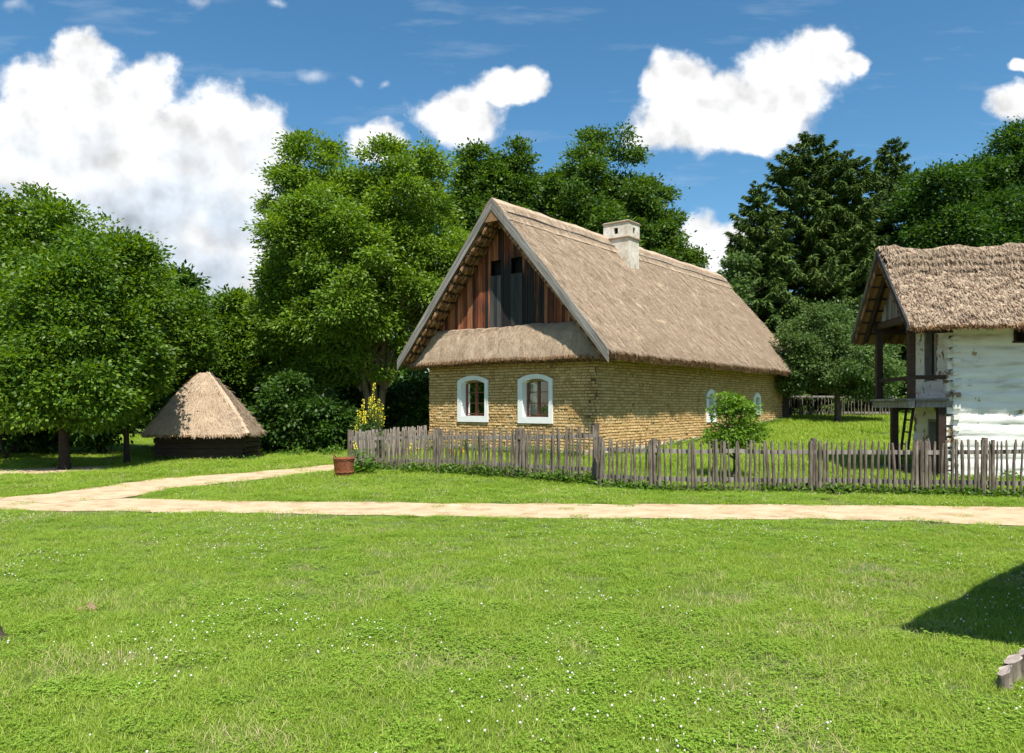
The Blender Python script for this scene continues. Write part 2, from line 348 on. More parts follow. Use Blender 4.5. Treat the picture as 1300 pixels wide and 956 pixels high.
def make_window(face, c, w, h, z, big=True):
    fr = .225 if big else .2; ow = w-(.385 if big else .44); oh = h-(.36 if big else .42); z1 = z+(.19 if big else .22)
    oc = c+(0 if not big else -.02)
    O = arch(w, h, .16 if big else .2, 15, z, c); Ix = arch(ow+.06, oh+.03, .12 if big else .1, 15, z1, oc); Ib = arch(ow, oh, .11 if big else .09, 15, z1, oc)
    m = MB(); t3 = lambda A, o: np.array([wpt(face, q[0]+.004*math.sin(7*q[1]), q[1], o) for q in A])
    m.ring(t3(O, .002), t3(O, .055)); m.ring(t3(O, .055), t3(Ix, .055)); m.ring(t3(Ix, .055), t3(Ib, -.17)); 
    m.ring(t3(O, .002), t3(O, -.05))
    s = m.build('window', M['white'], house)
    f = MB(); rec = -.13
    inner = arch(ow-.07, oh-.07, .09, 15, z1+.035, oc)
    f.ring(t3(Ib, rec), t3(inner, rec)); f.ring(t3(inner, rec), t3(inner, rec-.05)); 
    def bar(a0, z0_, a1, z1_, d=.0): 
        p = wpt(face, a0, z0_, rec+.004+d); f.par(p, wpt(face, a1, z0_, rec+.004+d)-p, wpt(face, a0, z0_, rec-.045)-p, Z*(z1_-z0_), 0)
    if big:
        bar(oc-.024, z1+.03, oc+.024, z1+oh-.02, .01)
        for sx in (-1, 1):
            bar(oc+sx*(ow/2-.05)-.015, z1+.04, oc+sx*(ow/2-.05)+.015, z1+oh-.13)
            bar(oc+sx*.036-.012, z1+.04, oc+sx*.036+.012, z1+oh-.04)
            for q in (.06, .36, .66): bar(oc+(0 if sx > 0 else -ow/2+.05), z1+oh*q-.014+.01, oc+(ow/2-.05 if sx > 0 else 0), z1+oh*q+.014+.01, -.003)
    else:
        bar(oc-.012, z1, oc+.012, z1+oh-.03)
    f.build('window_frame', M['frame'], s)
    gq = MB(); gq.add(t3(inner, rec-.025), [tuple(range(len(inner)))]); gq.build('glass_pane', M['glass'], s)
    if big:
        cu = MB(); n = 22
        for sx in (1, -1):
            xx = np.linspace(ow/2-.03, .03 if sx > 0 else ow/2-.13, n)*sx
            for lo in range(1):
                zz = np.linspace(z1+.05, z1+oh-.04, 5)
                P = [[wpt(face, oc+x, q, -.30+.012*math.sin(i*1.7)) for q in zz] for i, x in enumerate(xx)]
                cu.grid(P)
        cu.build('curtain', M['curtain'], s)
    else:
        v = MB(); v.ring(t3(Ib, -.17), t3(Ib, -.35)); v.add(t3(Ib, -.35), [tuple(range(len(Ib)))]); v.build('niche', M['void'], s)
    return s
for q in WIN: make_window(*q)
for q in SW: make_window(*q, big=False)

# gable boards
def burn(m):                              # charred patch of the old boards, with its own ragged outline
    t = m.node_tree; b = [n for n in t.nodes if n.type == 'BSDF_PRINCIPLED'][0]; old = b.inputs['Base Color'].links[0].from_socket
    tc = N(t, 'ShaderNodeTexCoord'); base = WL[house.name]; c = hp(2.95, 0, 4.85)-base
    def dot(vec, off):
        n = N(t, 'ShaderNodeVectorMath', operation='DOT_PRODUCT'); L(t, tc.outputs['Object'], n.inputs[0]); n.inputs[1].default_value = tuple(vec)
        m_ = N(t, 'ShaderNodeMath', operation='SUBTRACT'); L(t, n.outputs['Value'], m_.inputs[0]); m_.inputs[1].default_value = off; return m_.outputs[0]
    a = dot(D0/1.35, float(np.dot(c, D0/1.35))); z = dot(Z/1.95, float(c[2]/1.95)); cb = N(t, 'ShaderNodeCombineXYZ'); L(t, a, cb.inputs[0]); L(t, z, cb.inputs[1])
    ln = N(t, 'ShaderNodeVectorMath', operation='LENGTH'); L(t, cb.outputs[0], ln.inputs[0])
    mp = N(t, 'ShaderNodeMapping'); mp.inputs['Scale'].default_value = (5, 5, .7); L(t, tc.outputs['Object'], mp.inputs[0]); ns = N(t, 'ShaderNodeTexNoise', inp={'Scale': 1.6, 'Detail': 6, 'Roughness': .6}); L(t, mp.outputs[0], ns.inputs[0])
    at = N(t, 'ShaderNodeAttribute', attribute_name='var')
    s1 = N(t, 'ShaderNodeMath', operation='MULTIPLY_ADD'); L(t, ns.outputs[0], s1.inputs[0]); s1.inputs[1].default_value = 1.5; L(t, ln.outputs['Value'], s1.inputs[2])
    s2 = N(t, 'ShaderNodeMath', operation='MULTIPLY_ADD'); L(t, at.outputs['Fac'], s2.inputs[0]); s2.inputs[1].default_value = .45; L(t, s1.outputs[0], s2.inputs[2])
    mr = N(t, 'ShaderNodeMapRange', inp={1: 2.05, 2: 1.65}); L(t, s2.outputs[0], mr.inputs[0])
    mc = N(t, 'ShaderNodeMix', data_type='RGBA'); L(t, mr.outputs[0], mc.inputs[0]); L(t, old, mc.inputs[6]); mc.inputs[7].default_value = (.016, .014, .013, 1); L(t, mc.outputs[2], b.inputs['Base Color'])
gb = MB(); x = .02
def rake(a): return ZE+SL*(min(a, HW-a)+EO)
while x < HW-.02:
    w = R.uniform(.085, .13); a, b = x, min(x+w-.010, HW); c = (a+b)/2; x += w
    burnt = abs(c-3.22+.0) < .62 or (c < 3.2 and c > 1.7 and R.random() < .5 and c < 2.9)
    d = R.uniform(.0, .02); zt0, zt1 = rake(a)-.34, rake(b)-.34
    hole = (2.66 < c < 3.06) or (3.50 < c < 3.90)
    segs = [(3.55, 5.93), (6.42, None)] if hole else [(3.55, None)]
    mi = 0
    for z0, z1 in segs:
        if z1 is None and min(zt0, zt1) < z0: continue
        za, zb = (zt0, zt1) if z1 is None else (z1, z1)
        # burnt lower part, red upper part
        parts = [(z0, za, zb, mi)]
        if mi == 1 and z1 is None:
            cut = max(z0+.02, 6.75+R.uniform(-.4, .3)-abs(c-3.37)*1.1)
            if cut < min(za, zb)-.05: parts = [(z0, cut, cut, 1), (cut, za, zb, 0)]
        for s0, sa, sb, mm in parts:
            V = [hp(a, -d, s0), hp(b, -d, s0), hp(b, -d, sb), hp(a, -d, sa), hp(a, .03, s0), hp(b, .03, s0), hp(b, .03, sb), hp(a, .03, sa)]
            gb.add(V, [(0, 1, 2, 3), (4, 5, 6, 7), (0, 1, 5, 4), (1, 2, 6, 5), (2, 3, 7, 6), (3, 0, 4, 7)], mm, R.random())
gbo = gb.build('gable_boards', [M['redboard'], M['burnt']], house)
burn(M['redboard'])
vd = MB()
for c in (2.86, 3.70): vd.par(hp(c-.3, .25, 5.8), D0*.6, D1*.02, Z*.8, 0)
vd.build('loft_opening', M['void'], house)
for c in (2.86, 3.70):
    s = MB()
    for i in range(3): s.par(hp(c-.22+i*.148, -.045-R.uniform(0, .006), 4.2), D0*.142, D1*.02, Z*(1.72+R.uniform(-.01, .01)), 0)
    o = s.build('loft_shutter', M['greyboard'], house)

# ---- thatch
def straws(P, Dn, Nn, length, width, lift=.03, seed=0, spread=.25):
    """thin triangles lying on a thatch surface: P points, Dn down-slope, Nn normals"""
    r = np.random.default_rng(seed); n = len(P)
    side = np.cross(Dn, Nn); Ln = length*r.uniform(.6, 1.3, n)[:, None]
    d = Dn + side*r.normal(0, spread, n)[:, None] + Nn*r.uniform(0, lift, n)[:, None]*2
    d /= np.linalg.norm(d, axis=1)[:, None]
    w = side*width*r.uniform(.6, 1.4, n)[:, None]
    V = np.stack([P-w, P+w, P+w*.6+d*Ln, P-w*.6+d*Ln], 1).reshape(-1, 3)
    return V, np.arange(n*4).reshape(-1, 4), r.random(n)
def slope_patch(p0, along, down, Lu, Lv, thick, seed, amp=.03, rough_amp=.012, step=.06, eave_drop=.16, droop=.0, lumpy=0, lumpf=1, ends=None):
    """thatch slab: p0 top corner, unit vectors, lengths; returns grid function and mesh pieces"""
    along, down, p0 = map(np.asarray, (along, down, p0)); nr = np.cross(along, down)
    if nr[2] < 0: nr = -nr
    nu, nv = max(2, int(Lu/step)), max(2, int(Lv/(step*1.3)))
    u, v = np.meshgrid(np.linspace(0, Lu, nu), np.linspace(0, Lv, nv), indexing='ij')
    h = amp*fbm(u*.9, v*.6, seed, 3, seed) + rough_amp*vnoise(u*14, v*2.2, seed, seed+1) + rough_amp*vnoise(u*5, v*3, seed, seed+3)
    h = h - droop*sstep(Lv-.7, Lv, v)**1
    if lumpy: h = h + lumpy*.8*np.maximum(0, fbm(u*2.3, v*2.6, seed, 4, seed+7)) + .5*lumpy*fbm(u*5*lumpf, v*5.5*lumpf, 1, 3, seed+9)
    vv = v + .05*fbm(u*2.5, 3, seed, 4, seed+5)*(v/Lv)
    P = p0 + along*u[..., None] + down*vv[..., None] + nr*h[..., None]
    return P, nr, u, v
def thatch(name, p0, along, down, Lu, Lv, parent, thick=.24, seed=0, mats=None, nst=14000, slen=.3, swid=.006, fringe=2600, step=.06, **kw):
    P, nr, u, v = slope_patch(p0, along, down, Lu, Lv, thick, seed, step=step, **kw)
    m = MB(); m.grid(P, 0)
    # eave edge and underside
    top = P[:, -1]; rs = np.random.default_rng(seed)
    under = top-np.asarray(down)*.06-Z*thick*.92 + rs.normal(0, .012, (len(top), 3))
    mid = (top*.5+under*.5) + np.asarray(down)*.03 + rs.normal(0, .012, (len(top), 3))
    m.grid(np.stack([top, mid, under], 1), 1, smooth=False)
    u0 = np.array(p0)+np.outer(np.linspace(0, Lu, len(top)), along)-nr*thick
    m.grid(np.stack([under, u0], 1), 1)
    for e in (0, -1):
        m.grid(np.stack([P[e], P[e]-nr*thick*np.linspace(1, 1, P.shape[1])[:, None]], 1), 1)
    a = m.build(name, mats, parent)
    # loose straw on top and ragged fringe, same mesh part
    iu, iv = rs.integers(0, P.shape[0]-1, nst), rs.integers(0, P.shape[1]-1, nst)
    Q = P[iu, iv]+np.asarray(along)*rs.uniform(0, step, nst)[:, None]+np.asarray(down)*rs.uniform(0, step, nst)[:, None] + nr*.004
    Q = Q - np.asarray(down)*np.maximum(0, v[iu, iv]-(Lv-slen*.8))[:, None]
    V1, F1, c1 = straws(Q, np.tile(down, (nst, 1)), np.tile(nr, (nst, 1)), slen, swid, .06, seed+1, .22)
    o1 = arrobj('loose_straw', V1, F1, mats[0], a, var=c1)
    if fringe:
        w = rs.random(fringe); k = rs.integers(0, len(top)-1, fringe)
        Q = top[k]*(w[:, None])+under[k]*(1-w[:, None])+np.asarray(along)*rs.uniform(0, step, fringe)[:, None]-np.asarray(down)*.06
        dn = np.tile(np.asarray(down)*.75-Z*.35, (fringe, 1)); dn /= np.linalg.norm(dn, axis=1)[:, None]
        V2, F2, c2 = straws(Q, dn, np.tile(nr, (fringe, 1)), .11, .006, .1, seed+2, .3)
        arrobj('eave_fringe', V2, F2, mats[1], a, var=c2)
    return a
TM = [M['thatch'], M['straw_end']]
dR = -D0*(HW/2+EO)+Z*(ZE-ZA); LV = np.linalg.norm(dR); dR /= LV
dL = D0*(HW/2+EO)+Z*(ZE-ZA); dL /= LV
apex0 = hp(HW/2, -GO+.03, ZA+.02)
roofR = thatch('thatch_slope', apex0, D1, dR, LR-.05, LV+.02, house, seed=21, mats=TM, nst=60000, fringe=9000, slen=.30, swid=.007, droop=.03, thick=.30)
roofL = thatch('thatch_slope', apex0, D1, dL, LR-.05, LV+.02, house, seed=31, mats=TM, nst=3000, fringe=1500, step=.12)
# end gable closing wall and timber extension at the far end
bk = MB(); bk.prism([hp(-.02, HL, -.2), hp(HW+.02, HL, -.2), hp(HW+.02, HL, 3.55), hp(HW/2, HL, ZA-.4), hp(-.02, HL, 3.55)], D1*.85, 0)
bk.build('timber_bay', M['darkwood'], house)
# rounded thatch along the ridge with binding poles
rc = MB(); n = 150; ts = np.linspace(-.02, LR, n)
prof = [(-.62, -.60), (-.40, -.36), (-.2, -.13), (0, .02), (.2, -.13), (.40, -.36), (.62, -.60)]
P = np.zeros((n, 7, 3))
for j, (a, z) in enumerate(prof):
    sag = .035*fbm(ts*.5, 3, j*.1, 3, 4); hh = .085+.035*fbm(ts*1.6, j*.7, 1, 4, 8)
    hh = hh*(0.35 if j in (0, 6) else 1)
    for i in range(n): P[i, j] = hp(HW/2+a*.98, -GO+ts[i], ZA+z*1.12+hh[i]+.02)
rc.grid(P, 0)
for e in (0, -1): rc.add(P[e], [tuple(range(7))], 1)
rco = rc.build('ridge_thatch', TM, house)
k = np.random.default_rng(5); ii = k.integers(0, n-1, 5000); jj = k.integers(1, 3, 5000); Q = P[ii, jj]+D1*k.uniform(0, .1, 5000)[:, None]+D0*k.uniform(0, .18, 5000)[:, None]*0
Vs, Fs, cs = straws(Q+Z*.01, np.tile(dR, (5000, 1)), np.tile(Z, (5000, 1)), .3, .006, .05, 4, .3)
arrobj('loose_straw', Vs, Fs, M['thatch'], rco, var=cs)
for sx in (-1, 1):
    for t0 in np.arange(-.55, LR-.8, 3.4):
        p = MB(); t1 = min(t0+3.35, LR-.9)
        p.tube([hp(HW/2+sx*.47, t, ZA-.45+.10+.02*math.sin(t*2.1)) for t in np.linspace(t0, t1, 8)], .028, 6)
        p.build('ridge_pole', M['oldwood'], house)
# bargeboards
def grain(name, d):                       # old board with its grain running along d
    m = bpy.data.materials.new(name); t = nt(m); out = N(t, 'ShaderNodeOutputMaterial'); b = N(t, 'ShaderNodeBsdfPrincipled', inp={'Roughness': .9}); L(t, b.outputs[0], out.inputs[0])
    d = np.asarray(d); q = np.cross(d, D1); tc = N(t, 'ShaderNodeTexCoord'); cb = N(t, 'ShaderNodeCombineXYZ')
    for i, (v, k) in enumerate(((d, .8), (q, 22), (D1, 6))):
        n = N(t, 'ShaderNodeVectorMath', operation='DOT_PRODUCT'); L(t, tc.outputs['Object'], n.inputs[0]); n.inputs[1].default_value = tuple(v*k); L(t, n.outputs['Value'], cb.inputs[i])
    n1 = N(t, 'ShaderNodeTexNoise', inp={'Scale': 1.0, 'Detail': 7, 'Roughness': .7}); L(t, cb.outputs[0], n1.inputs[0])
    L(t, ramp(t, n1.outputs[0], [(.28, (.045, .04, .035)), (.42, (.14, .125, .11)), (.55, (.24, .225, .205)), (.72, (.40, .375, .345))]), b.inputs['Base Color'])
    bp_ = N(t, 'ShaderNodeBump', inp={'Strength': .8, 'Distance': .012}); L(t, n1.outputs[0], bp_.inputs['Height']); L(t, bp_.outputs[0], b.inputs['Normal']); return m
for sx in (0, 1):
    b = MB(); a0, a1 = ((-EO-.05), HW/2) if sx == 0 else (HW+EO+.05, HW/2)
    z0 = ZE-.05*SL; wv = .27; n = 8; dd = 0 if sx == 0 else .002
    V = []
    for i in range(n+1):
        f = i/n; a = a0+(a1-a0)*f; z = z0+(ZA+.06-z0)*f; bow = .03*math.sin(f*math.pi)*(1 if sx == 0 else -.6)
        V += [hp(a, -GO-.045-dd, z+.05+bow), hp(a, -GO-.045-dd, z+.05+bow-wv*1.35), hp(a, -GO-dd, z+.05+bow-wv*1.35), hp(a, -GO-dd, z+.05+bow)]
    Fc = []
    for i in range(n):
        for j in range(4): Fc.append((i*4+j, i*4+(j+1) % 4, i*4+4+(j+1) % 4, i*4+4+j))
    Fc += [(0, 1, 2, 3), (n*4, n*4+1, n*4+2, n*4+3)]
    b.add(V, Fc); b.build('bargeboard', grain('verge_board', dR if sx == 0 else dL), house)
# roof lathing with tied straw bundles under the verge
for sx, seed in ((1, 3),):
    lt = MB(); rs = np.random.default_rng(seed); dn = dL if sx > 0 else dR
    nrm = np.cross(D1, dn); nrm = nrm if nrm[2] > 0 else -nrm
    for q in np.arange(.35, LV-.2, .36):
        base = hp(HW/2, 0, ZA)+dn*q-nrm*.30
        lt.tube([base-D1*(GO-.02)+nrm*rs.normal(0, .01), base+D1*.0], .022, 6, 0)
        for t in np.arange(-GO+.06, -.02, .105):
            c = base+D1*t+dn*.15-nrm*.0+nrm*rs.uniform(0, .02)
            ax_, bx_, cx_ = dn*.17, D1*.050, nrm*.07
            V = []; 
            for i in range(5):
                f = i/4*math.pi; rr = math.sin(f)*.8+.22
                for j in range(6):
                    h = j/6*2*math.pi; V.append(c-ax_*math.cos(f)*.95+(bx_*math.cos(h)+cx_*math.sin(h))*rr+rs.normal(0, .008, 3))
            c = c; lt.add(np.array(V)+dn*rs.normal(0, .02)+nrm*rs.normal(0, .018), [(i*6+j, i*6+(j+1) % 6, i*6+6+(j+1) % 6, i*6+6+j) for i in range(4) for j in range(6)], 1)
    lt.build('roof_lathing', [M['darkwood'], M['straw_end']], house)
# curved pent roof across the front
pr_ = MB(); na = 190; aa = np.linspace(-EO+.06, HW+EO-.06, na); nv = 16
P = np.zeros((na, nv, 3)); U = np.zeros((na, 4, 3)); rs = np.random.default_rng(8)
for i, a in enumerate(aa):
    e = min(a+EO, HW+EO-a); tp = min(4.30, ZE+SL*e-.36); inset = 0 if e > .8 else (.8-e)*.2
    tp = max(tp, ZE-.02); out = .26+.17*float(sstep(0, 1.6, e)); zb = 3.27-.02*math.sin(a*1.3)-.04*float(sstep(1.2, 0, e)); 
    for j in range(nv):
        f = j/(nv-1); o_ = .0+out*f**.85; z = tp+(zb-tp)*f**1.5 if tp > zb else zb
        rgh = .018*float(vnoise(a*9, f*2.5, seed=4))+.03*float(vnoise(a*1.3, f*1.5, seed=5))
        P[i, j] = hp(a, -o_-.03-rgh, z+rgh*.6)
    lo = P[i, -1]
    U[i, 0] = lo; U[i, 1] = lo-Z*.10+rs.normal(0, .012, 3); U[i, 2] = hp(a, -out*.55, zb-.17)+rs.normal(0, .012, 3); U[i, 3] = hp(a, .0 if 0 < a < HW else -.03, zb-.12)
pr_.grid(P, 0); pr_.grid(U, 1, smooth=False)
pro = pr_.build('pent_roof', TM, house)
nq = 9000; iu, iv = rs.integers(0, na-1, nq), rs.integers(0, nv-1, nq)
w = rs.random((nq, 1)); Q = P[iu, iv]*(1-w)+P[iu+1, iv]*w; dn = P[iu, iv+1]-P[iu, iv]; dn /= np.linalg.norm(dn, axis=1)[:, None]+1e-6
Vs, Fs, cs = straws(Q-D1*.008, dn, np.tile(-D1*.7+Z*.7, (nq, 1)), .16, .006, .04, 6, .25); arrobj('loose_straw', Vs, Fs, M['thatch'], pro, var=cs)
nq = 3600; iu = rs.integers(0, na-1, nq); w = rs.random((nq, 1)); Q = U[iu, 0]*w+U[iu, 2]*(1-w)+D0*rs.uniform(0, .04, (nq, 1))+Z*.05
Vs, Fs, cs = straws(Q, np.tile((-D1*.4-Z*.9), (nq, 1)), np.tile(-D1, (nq, 1)), .12, .006, .1, 7, .3); arrobj('eave_fringe', Vs, Fs, M['straw_end'], pro, var=cs)

# chimney
cw, cd = 1.04, .80; ca, ct = -EO+3.03, 6.56-GO
ch = MB(); ch.par(hp(ca, ct, 6.0), D0*cw, D1*cd, Z*1.99, 0)
cho = ch.build('chimney', M['plaster'], house)
cp = MB(); o_ = .05
def chbox(mb, off, z0, z1, mi=0): mb.par(hp(ca-off, ct-off, z0), D0*(cw+2*off), D1*(cd+2*off), Z*(z1-z0), mi)
chbox(cp, .05, 7.985, 8.03, 1)
# head pierced by flue openings: corner piers, sides, lintel
z0, z1 = 8.03, 8.56; off = .015; A0, A1, T0, T1 = ca-off, ca+cw+off, ct-off, ct+cd+off
for (fa, fb, face) in ((A0, A1, 'f'), (A0, A1, 'b'), (T0, T1, 'l'), (T0, T1, 'r')):
    c = (fa+fb)/2; hw = .09
    for s0, s1, zz0, zz1 in ((fa, c-hw, z0, z1), (c+hw, fb, z0, z1), (c-hw, c+hw, z0, z0+.14), (c-hw, c+hw, z0+.37, z1)):
        if face in 'fb':
            cp.par(hp(s0, T0 if face == 'f' else T1-.1, zz0), D0*(s1-s0), D1*.1, Z*(zz1-zz0), 0)
        else:
            s0_, s1_ = max(s0, T0+.101), min(s1, T1-.101)
            cp.par(hp(A0+.001 if face == 'l' else A1-.101, s0_, zz0), D0*.1, D1*(s1_-s0_), Z*(zz1-zz0), 0)
chbox(cp, .05, 8.56, 8.60, 1); chbox(cp, .01, 8.60, 8.635, 0)
cp.build('chimney_head', [M['plaster'], M['tile']], cho)
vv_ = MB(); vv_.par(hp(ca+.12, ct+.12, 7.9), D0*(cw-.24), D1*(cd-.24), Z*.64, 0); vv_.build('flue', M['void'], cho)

# ------------------------------------------------------------------ granary at the right
gth = math.atan2(.1124, .9937); g0 = np.array([.9937, -.1124, 0]); g1 = np.array([.1124, .9937, 0])   # along the front, back along the gable
GK = np.array([10.51, 18.28, 0]); GW = 6.2; GD = 2.12
def gp(a, t, z): return GK+g0*a+g1*t+Z*z
gran = root('granary', tuple(gp(1.5, 1, .1)), 'whitewashed log granary with rough thatch and dark open porch at right', 'granary')
footprints.append(np.array([gp(-1.2, 0, 0)[:2], gp(GW, 0, 0)[:2], gp(GW, 2.8, 0)[:2], gp(-1.2, 2.8, 0)[:2]]))
def logwall(mb, fn, Lu, z0, z1, holes, mi=0, seed=0, step=.05):
    nu, nz = int(Lu/step)+1, int((z1-z0)/step*1.6)+1
    u, z = np.meshgrid(np.linspace(0, Lu, nu), np.linspace(z0, z1, nz), indexing='ij')
    lz = z+.03*fbm(u*.35, np.floor(z/.27)*3.7, 0, 2, seed); ph = (lz/.27) % 1
    d = .055*np.sqrt(np.clip(1-(2*ph-1)**2, 0, 1))**.7+.022*fbm(u*2.2, z*4, 0, 4, seed+2)+.02*_h(np.floor(lz/.27).astype(int), 3, 1, seed)
    # plaster smoothing most joints
    d = np.where(fbm(u*.5, z*1.1, 2, 3, seed+4) > -.1, d*.7+.015, d)
    P = np.empty(u.shape+(3,))
    for i in range(nu):
        for j in range(nz): P[i, j] = fn(u[i, j], z[i, j], d[i, j])
    mask = np.ones((nu, nz), bool)
    for h0, h1, k0, k1 in holes: mask &= ~((u > h0) & (u < h1) & (z > k0) & (z < k1))
    mb.grid(P, mi, mask=mask)
gwm = MB()
logwall(gwm, lambda u, z, d: gp(u, -d, z), GW, -.1, 3.95, [(1.35, 2.4, 3.30, 3.72)], 0, 3)
lf = MB()
logwall(lf, lambda u, z, d: gp(-d, u, z), GD, -.1, 4.6, [(.62, 1.10, .12, 1.40), (.80, 1.33, 2.42, 3.75)], 0, 9)
gwo = gwm.build('front_wall', M['limelog'], gran); lfo = lf.build('side_wall', M['limeworn'], gran)
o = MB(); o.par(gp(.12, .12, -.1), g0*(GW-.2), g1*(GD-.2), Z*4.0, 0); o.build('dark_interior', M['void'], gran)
cn = MB()                                     # notched log ends at the corner
for i in range(15):
    z = .02+i*.265
    cn.par(gp(-.10-R.uniform(0, .05), -.04, z+R.uniform(0, .02)), g0*.2, g1*.16, Z*.2, 0)
    cn.par(gp(-.03, -.11-R.uniform(0, .05), z+.13), g0*.16, g1*.2, Z*.12, 0)
cn.build('corner_logs', M['limeworn'], gran)
for (t0, t1, z0, z1) in ((.62, 1.10, .12, 1.40), (.80, 1.33, 2.42, 3.75)):
    d = MB(); w = (t1-t0)/3
    for i in range(3): d.par(gp(.09, t0+i*w, z0), g0*.025, g1*(w-.008), Z*(z1-z0), 0)
    dd = d.build('door', M['darkwood'], gran)
    j = MB(); j.par(gp(-.075, t1, z0), g0*.16, g1*.075, Z*(z1-z0), 0); j.par(gp(-.075, t0-.075, z0), g0*.16, g1*.075, Z*(z1-z0), 0); j.par(gp(-.076, t0-.08, z1), g0*.16, g1*(t1-t0+.16), Z*.07, 0)
    j.build('door_frame', M['oldwood'], dd)
wv = MB(); wv.par(gp(1.35, -.08, 3.33), g0*.05, g1*.15, Z*.39, 0); wv.par(gp(1.32, -.085, 3.29), g0*1.2, g1*.15, Z*.04, 0); wv.build('window_frame', M['darkwood'], gran)
# porch: posts, floor, rails, braces
PO = -.93
def post(a, t, z0, z1, r=.075, name='porch_post'):
    m = MB(); m.par(gp(a-r, t-r, z0), g0*2*r, g1*2*r, Z*(z1-z0), 0); return m.build(name, M['darkwood'], gran)
post(PO, .0, 1.85, 3.62); post(PO, 2.12, 1.85, 4.05); post(PO-.02, 1.0, -.1, 1.76); post(-.25, .03, -.1, 1.8); post(-.16, .33, -.1, 1.8, .05)
fl = MB()
for i in range(7): fl.par(gp(PO-.18, -.12+i*.345, 1.93), g0*(1.0), g1*.335, Z*.05, 0)
fl.build('porch_floor', M['oldwood'], gran)
bm = MB(); bm.par(gp(PO-.1, -.11, 1.76), g0*.14, g1*2.4, Z*.165, 0); bm.build('porch_beam', M['oldwood'], gran)
bm = MB(); bm.par(gp(-.20, -.04, 1.83), g0*.13, g1*2.1, Z*.16, 0); bm.build('floor_beam', M['paleplank'], gran)
bm = MB(); bm.par(gp(PO+.08, -.05, 1.77), g0*.9, g1*.13, Z*.155, 0); bm.build('porch_beam', M['oldwood'], gran)
r1 = MB(); r1.par(gp(PO+.07, -.03, 2.44), g0*1.05, g1*.06, Z*.10, 0); r1.build('porch_rail', M['darkwood'], gran)
r1 = MB(); r1.par(gp(PO-.04, .07, 2.43), g0*.07, g1*2.0, Z*.09, 0); r1.build('porch_rail', M['darkwood'], gran)
ld = MB()
for s in (0, .42): ld.tube([gp(PO+.05, .6+s, -.1), gp(PO+.30, .6+s, 1.9)], .035, 6)
for i in range(6): ld.tube([gp(PO+.09+i*.038, .58, .25+i*.3), gp(PO+.09+i*.038, 1.05, .25+i*.3)], .02, 6)
ld.build('ladder', M['darkwood'], gran)
# roof
GZE, GZA = 3.635, 5.63; ge = -1.0; gr = 1.876; a0g = (9.005-10.58)/.9937+.0
E0 = np.array([9.005, 17.4, 0]); ga0 = -1.585
def gq(a, t, z): return E0+g0*a+g1*t+Z*z
dF = -g1*gr+Z*(GZE-GZA); LG = np.linalg.norm(dF); dF /= LG; dB = g1*gr+Z*(GZE-GZA); dB /= LG
GT = [M['thatch_rough'], M['straw_end']]
thatch('thatch_slope', gq(.0, gr, GZA), g0, dF, 7.6, LG, gran, thick=.15, seed=51, mats=GT, nst=30000, fringe=3500, slen=.11, swid=.008, lumpy=.085, lumpf=2.4, step=.04, amp=.05, rough_amp=.02)
thatch('thatch_slope', gq(.0, gr, GZA), g0, dB, 7.6, LG, gran, thick=.2, seed=52, mats=GT, nst=2500, fringe=800, slen=.15, lumpy=.08, step=.09)
rc = MB(); n = 200; ts = np.linspace(.02, 7.6, n); P = np.zeros((n, 9, 3)); aa = np.linspace(-1, 1, 9)
for j, q in enumerate(aa):
    hh = .10+.09*np.maximum(-.3, fbm(ts*1.5, j*.5, 1, 3, 15))+.03*vnoise(ts*8, j*1.5, seed=2)
    lob = .07*np.abs(np.sin(ts*2.6+.6*np.sin(ts)))            # overlapping straw bundles
    for i in range(n): P[i, j] = gq(ts[i]+abs(q)*.12, gr+q*.46, GZA-.47*abs(q)**1.25+(hh[i]+lob[i])*(1-.7*abs(q)**3))
rc.grid(P, 0); rc.add(P[0], [tuple(range(9))], 1); rg = rc.build('ridge_thatch', GT, gran)
k = np.random.default_rng(6); nq = 7000; ii = k.integers(0, n-1, nq); jj = k.integers(0, 5, nq); Q = P[ii, jj]+g0*k.uniform(0, .04, (nq, 1))
Vs, Fs, cs = straws(Q+Z*.01, np.tile(dF, (nq, 1)), np.tile(-g1*.6+Z*.8, (nq, 1)), .2, .007, .1, 4, .4); arrobj('loose_straw', Vs, Fs, GT[0], rg, var=cs)
for s in (0, 1):
    b = MB(); d = dF if s == 0 else dB; p = gq(-.05-.004*s, gr, GZA+.1); b.par(p, d*(LG+.08), g0*.05, -Z*.16, 0); b.build('bargeboard', M['oldwood' if s else 'greyboard'], gran)
gbm = MB(); x = -.75
while x < 2.75:
    w = R.uniform(.13, .2); c = x+w/2; zt = GZA-.32-abs(c-.88)*1.06
    if zt > 4.08: gbm.par(gp(PO-R.uniform(0, .015), x, 4.03), g0*.025, g1*(w-.012), Z*(zt-4.03), 0)
    x += w
gbm.build('gable_boards', M['oldwood'], gran)
rf = MB()
for q in np.arange(.3, LG-.45, .38):
    for d in (dF, dB):
        p = gq(.0, gr, GZA-.28)+d*q; rf.tube([p, p+g0*1.3], .025, 6)
for a in (.25, .85):
    for d in (dF, dB): rf.tube([gq(a, gr, GZA-.32), gq(a, gr, GZA-.32)+d*(LG-.35)], .05, 7)
rf.build('rafters', M['darkwood'], gran)
bb = MB(); bb.par(gp(PO-.1, -.05, 3.55), g0*1.1, g1*.12, Z*.13, 0); bb.par(gp(PO-.06, .1, 3.85), g0*.12, g1*2.6, Z*.15, 0); bb.par(gp(PO-.1, 2.05, 3.7), g0*1.1, g1*.14, Z*.14, 0); bb.build('porch_plate', M['darkwood'], gran)

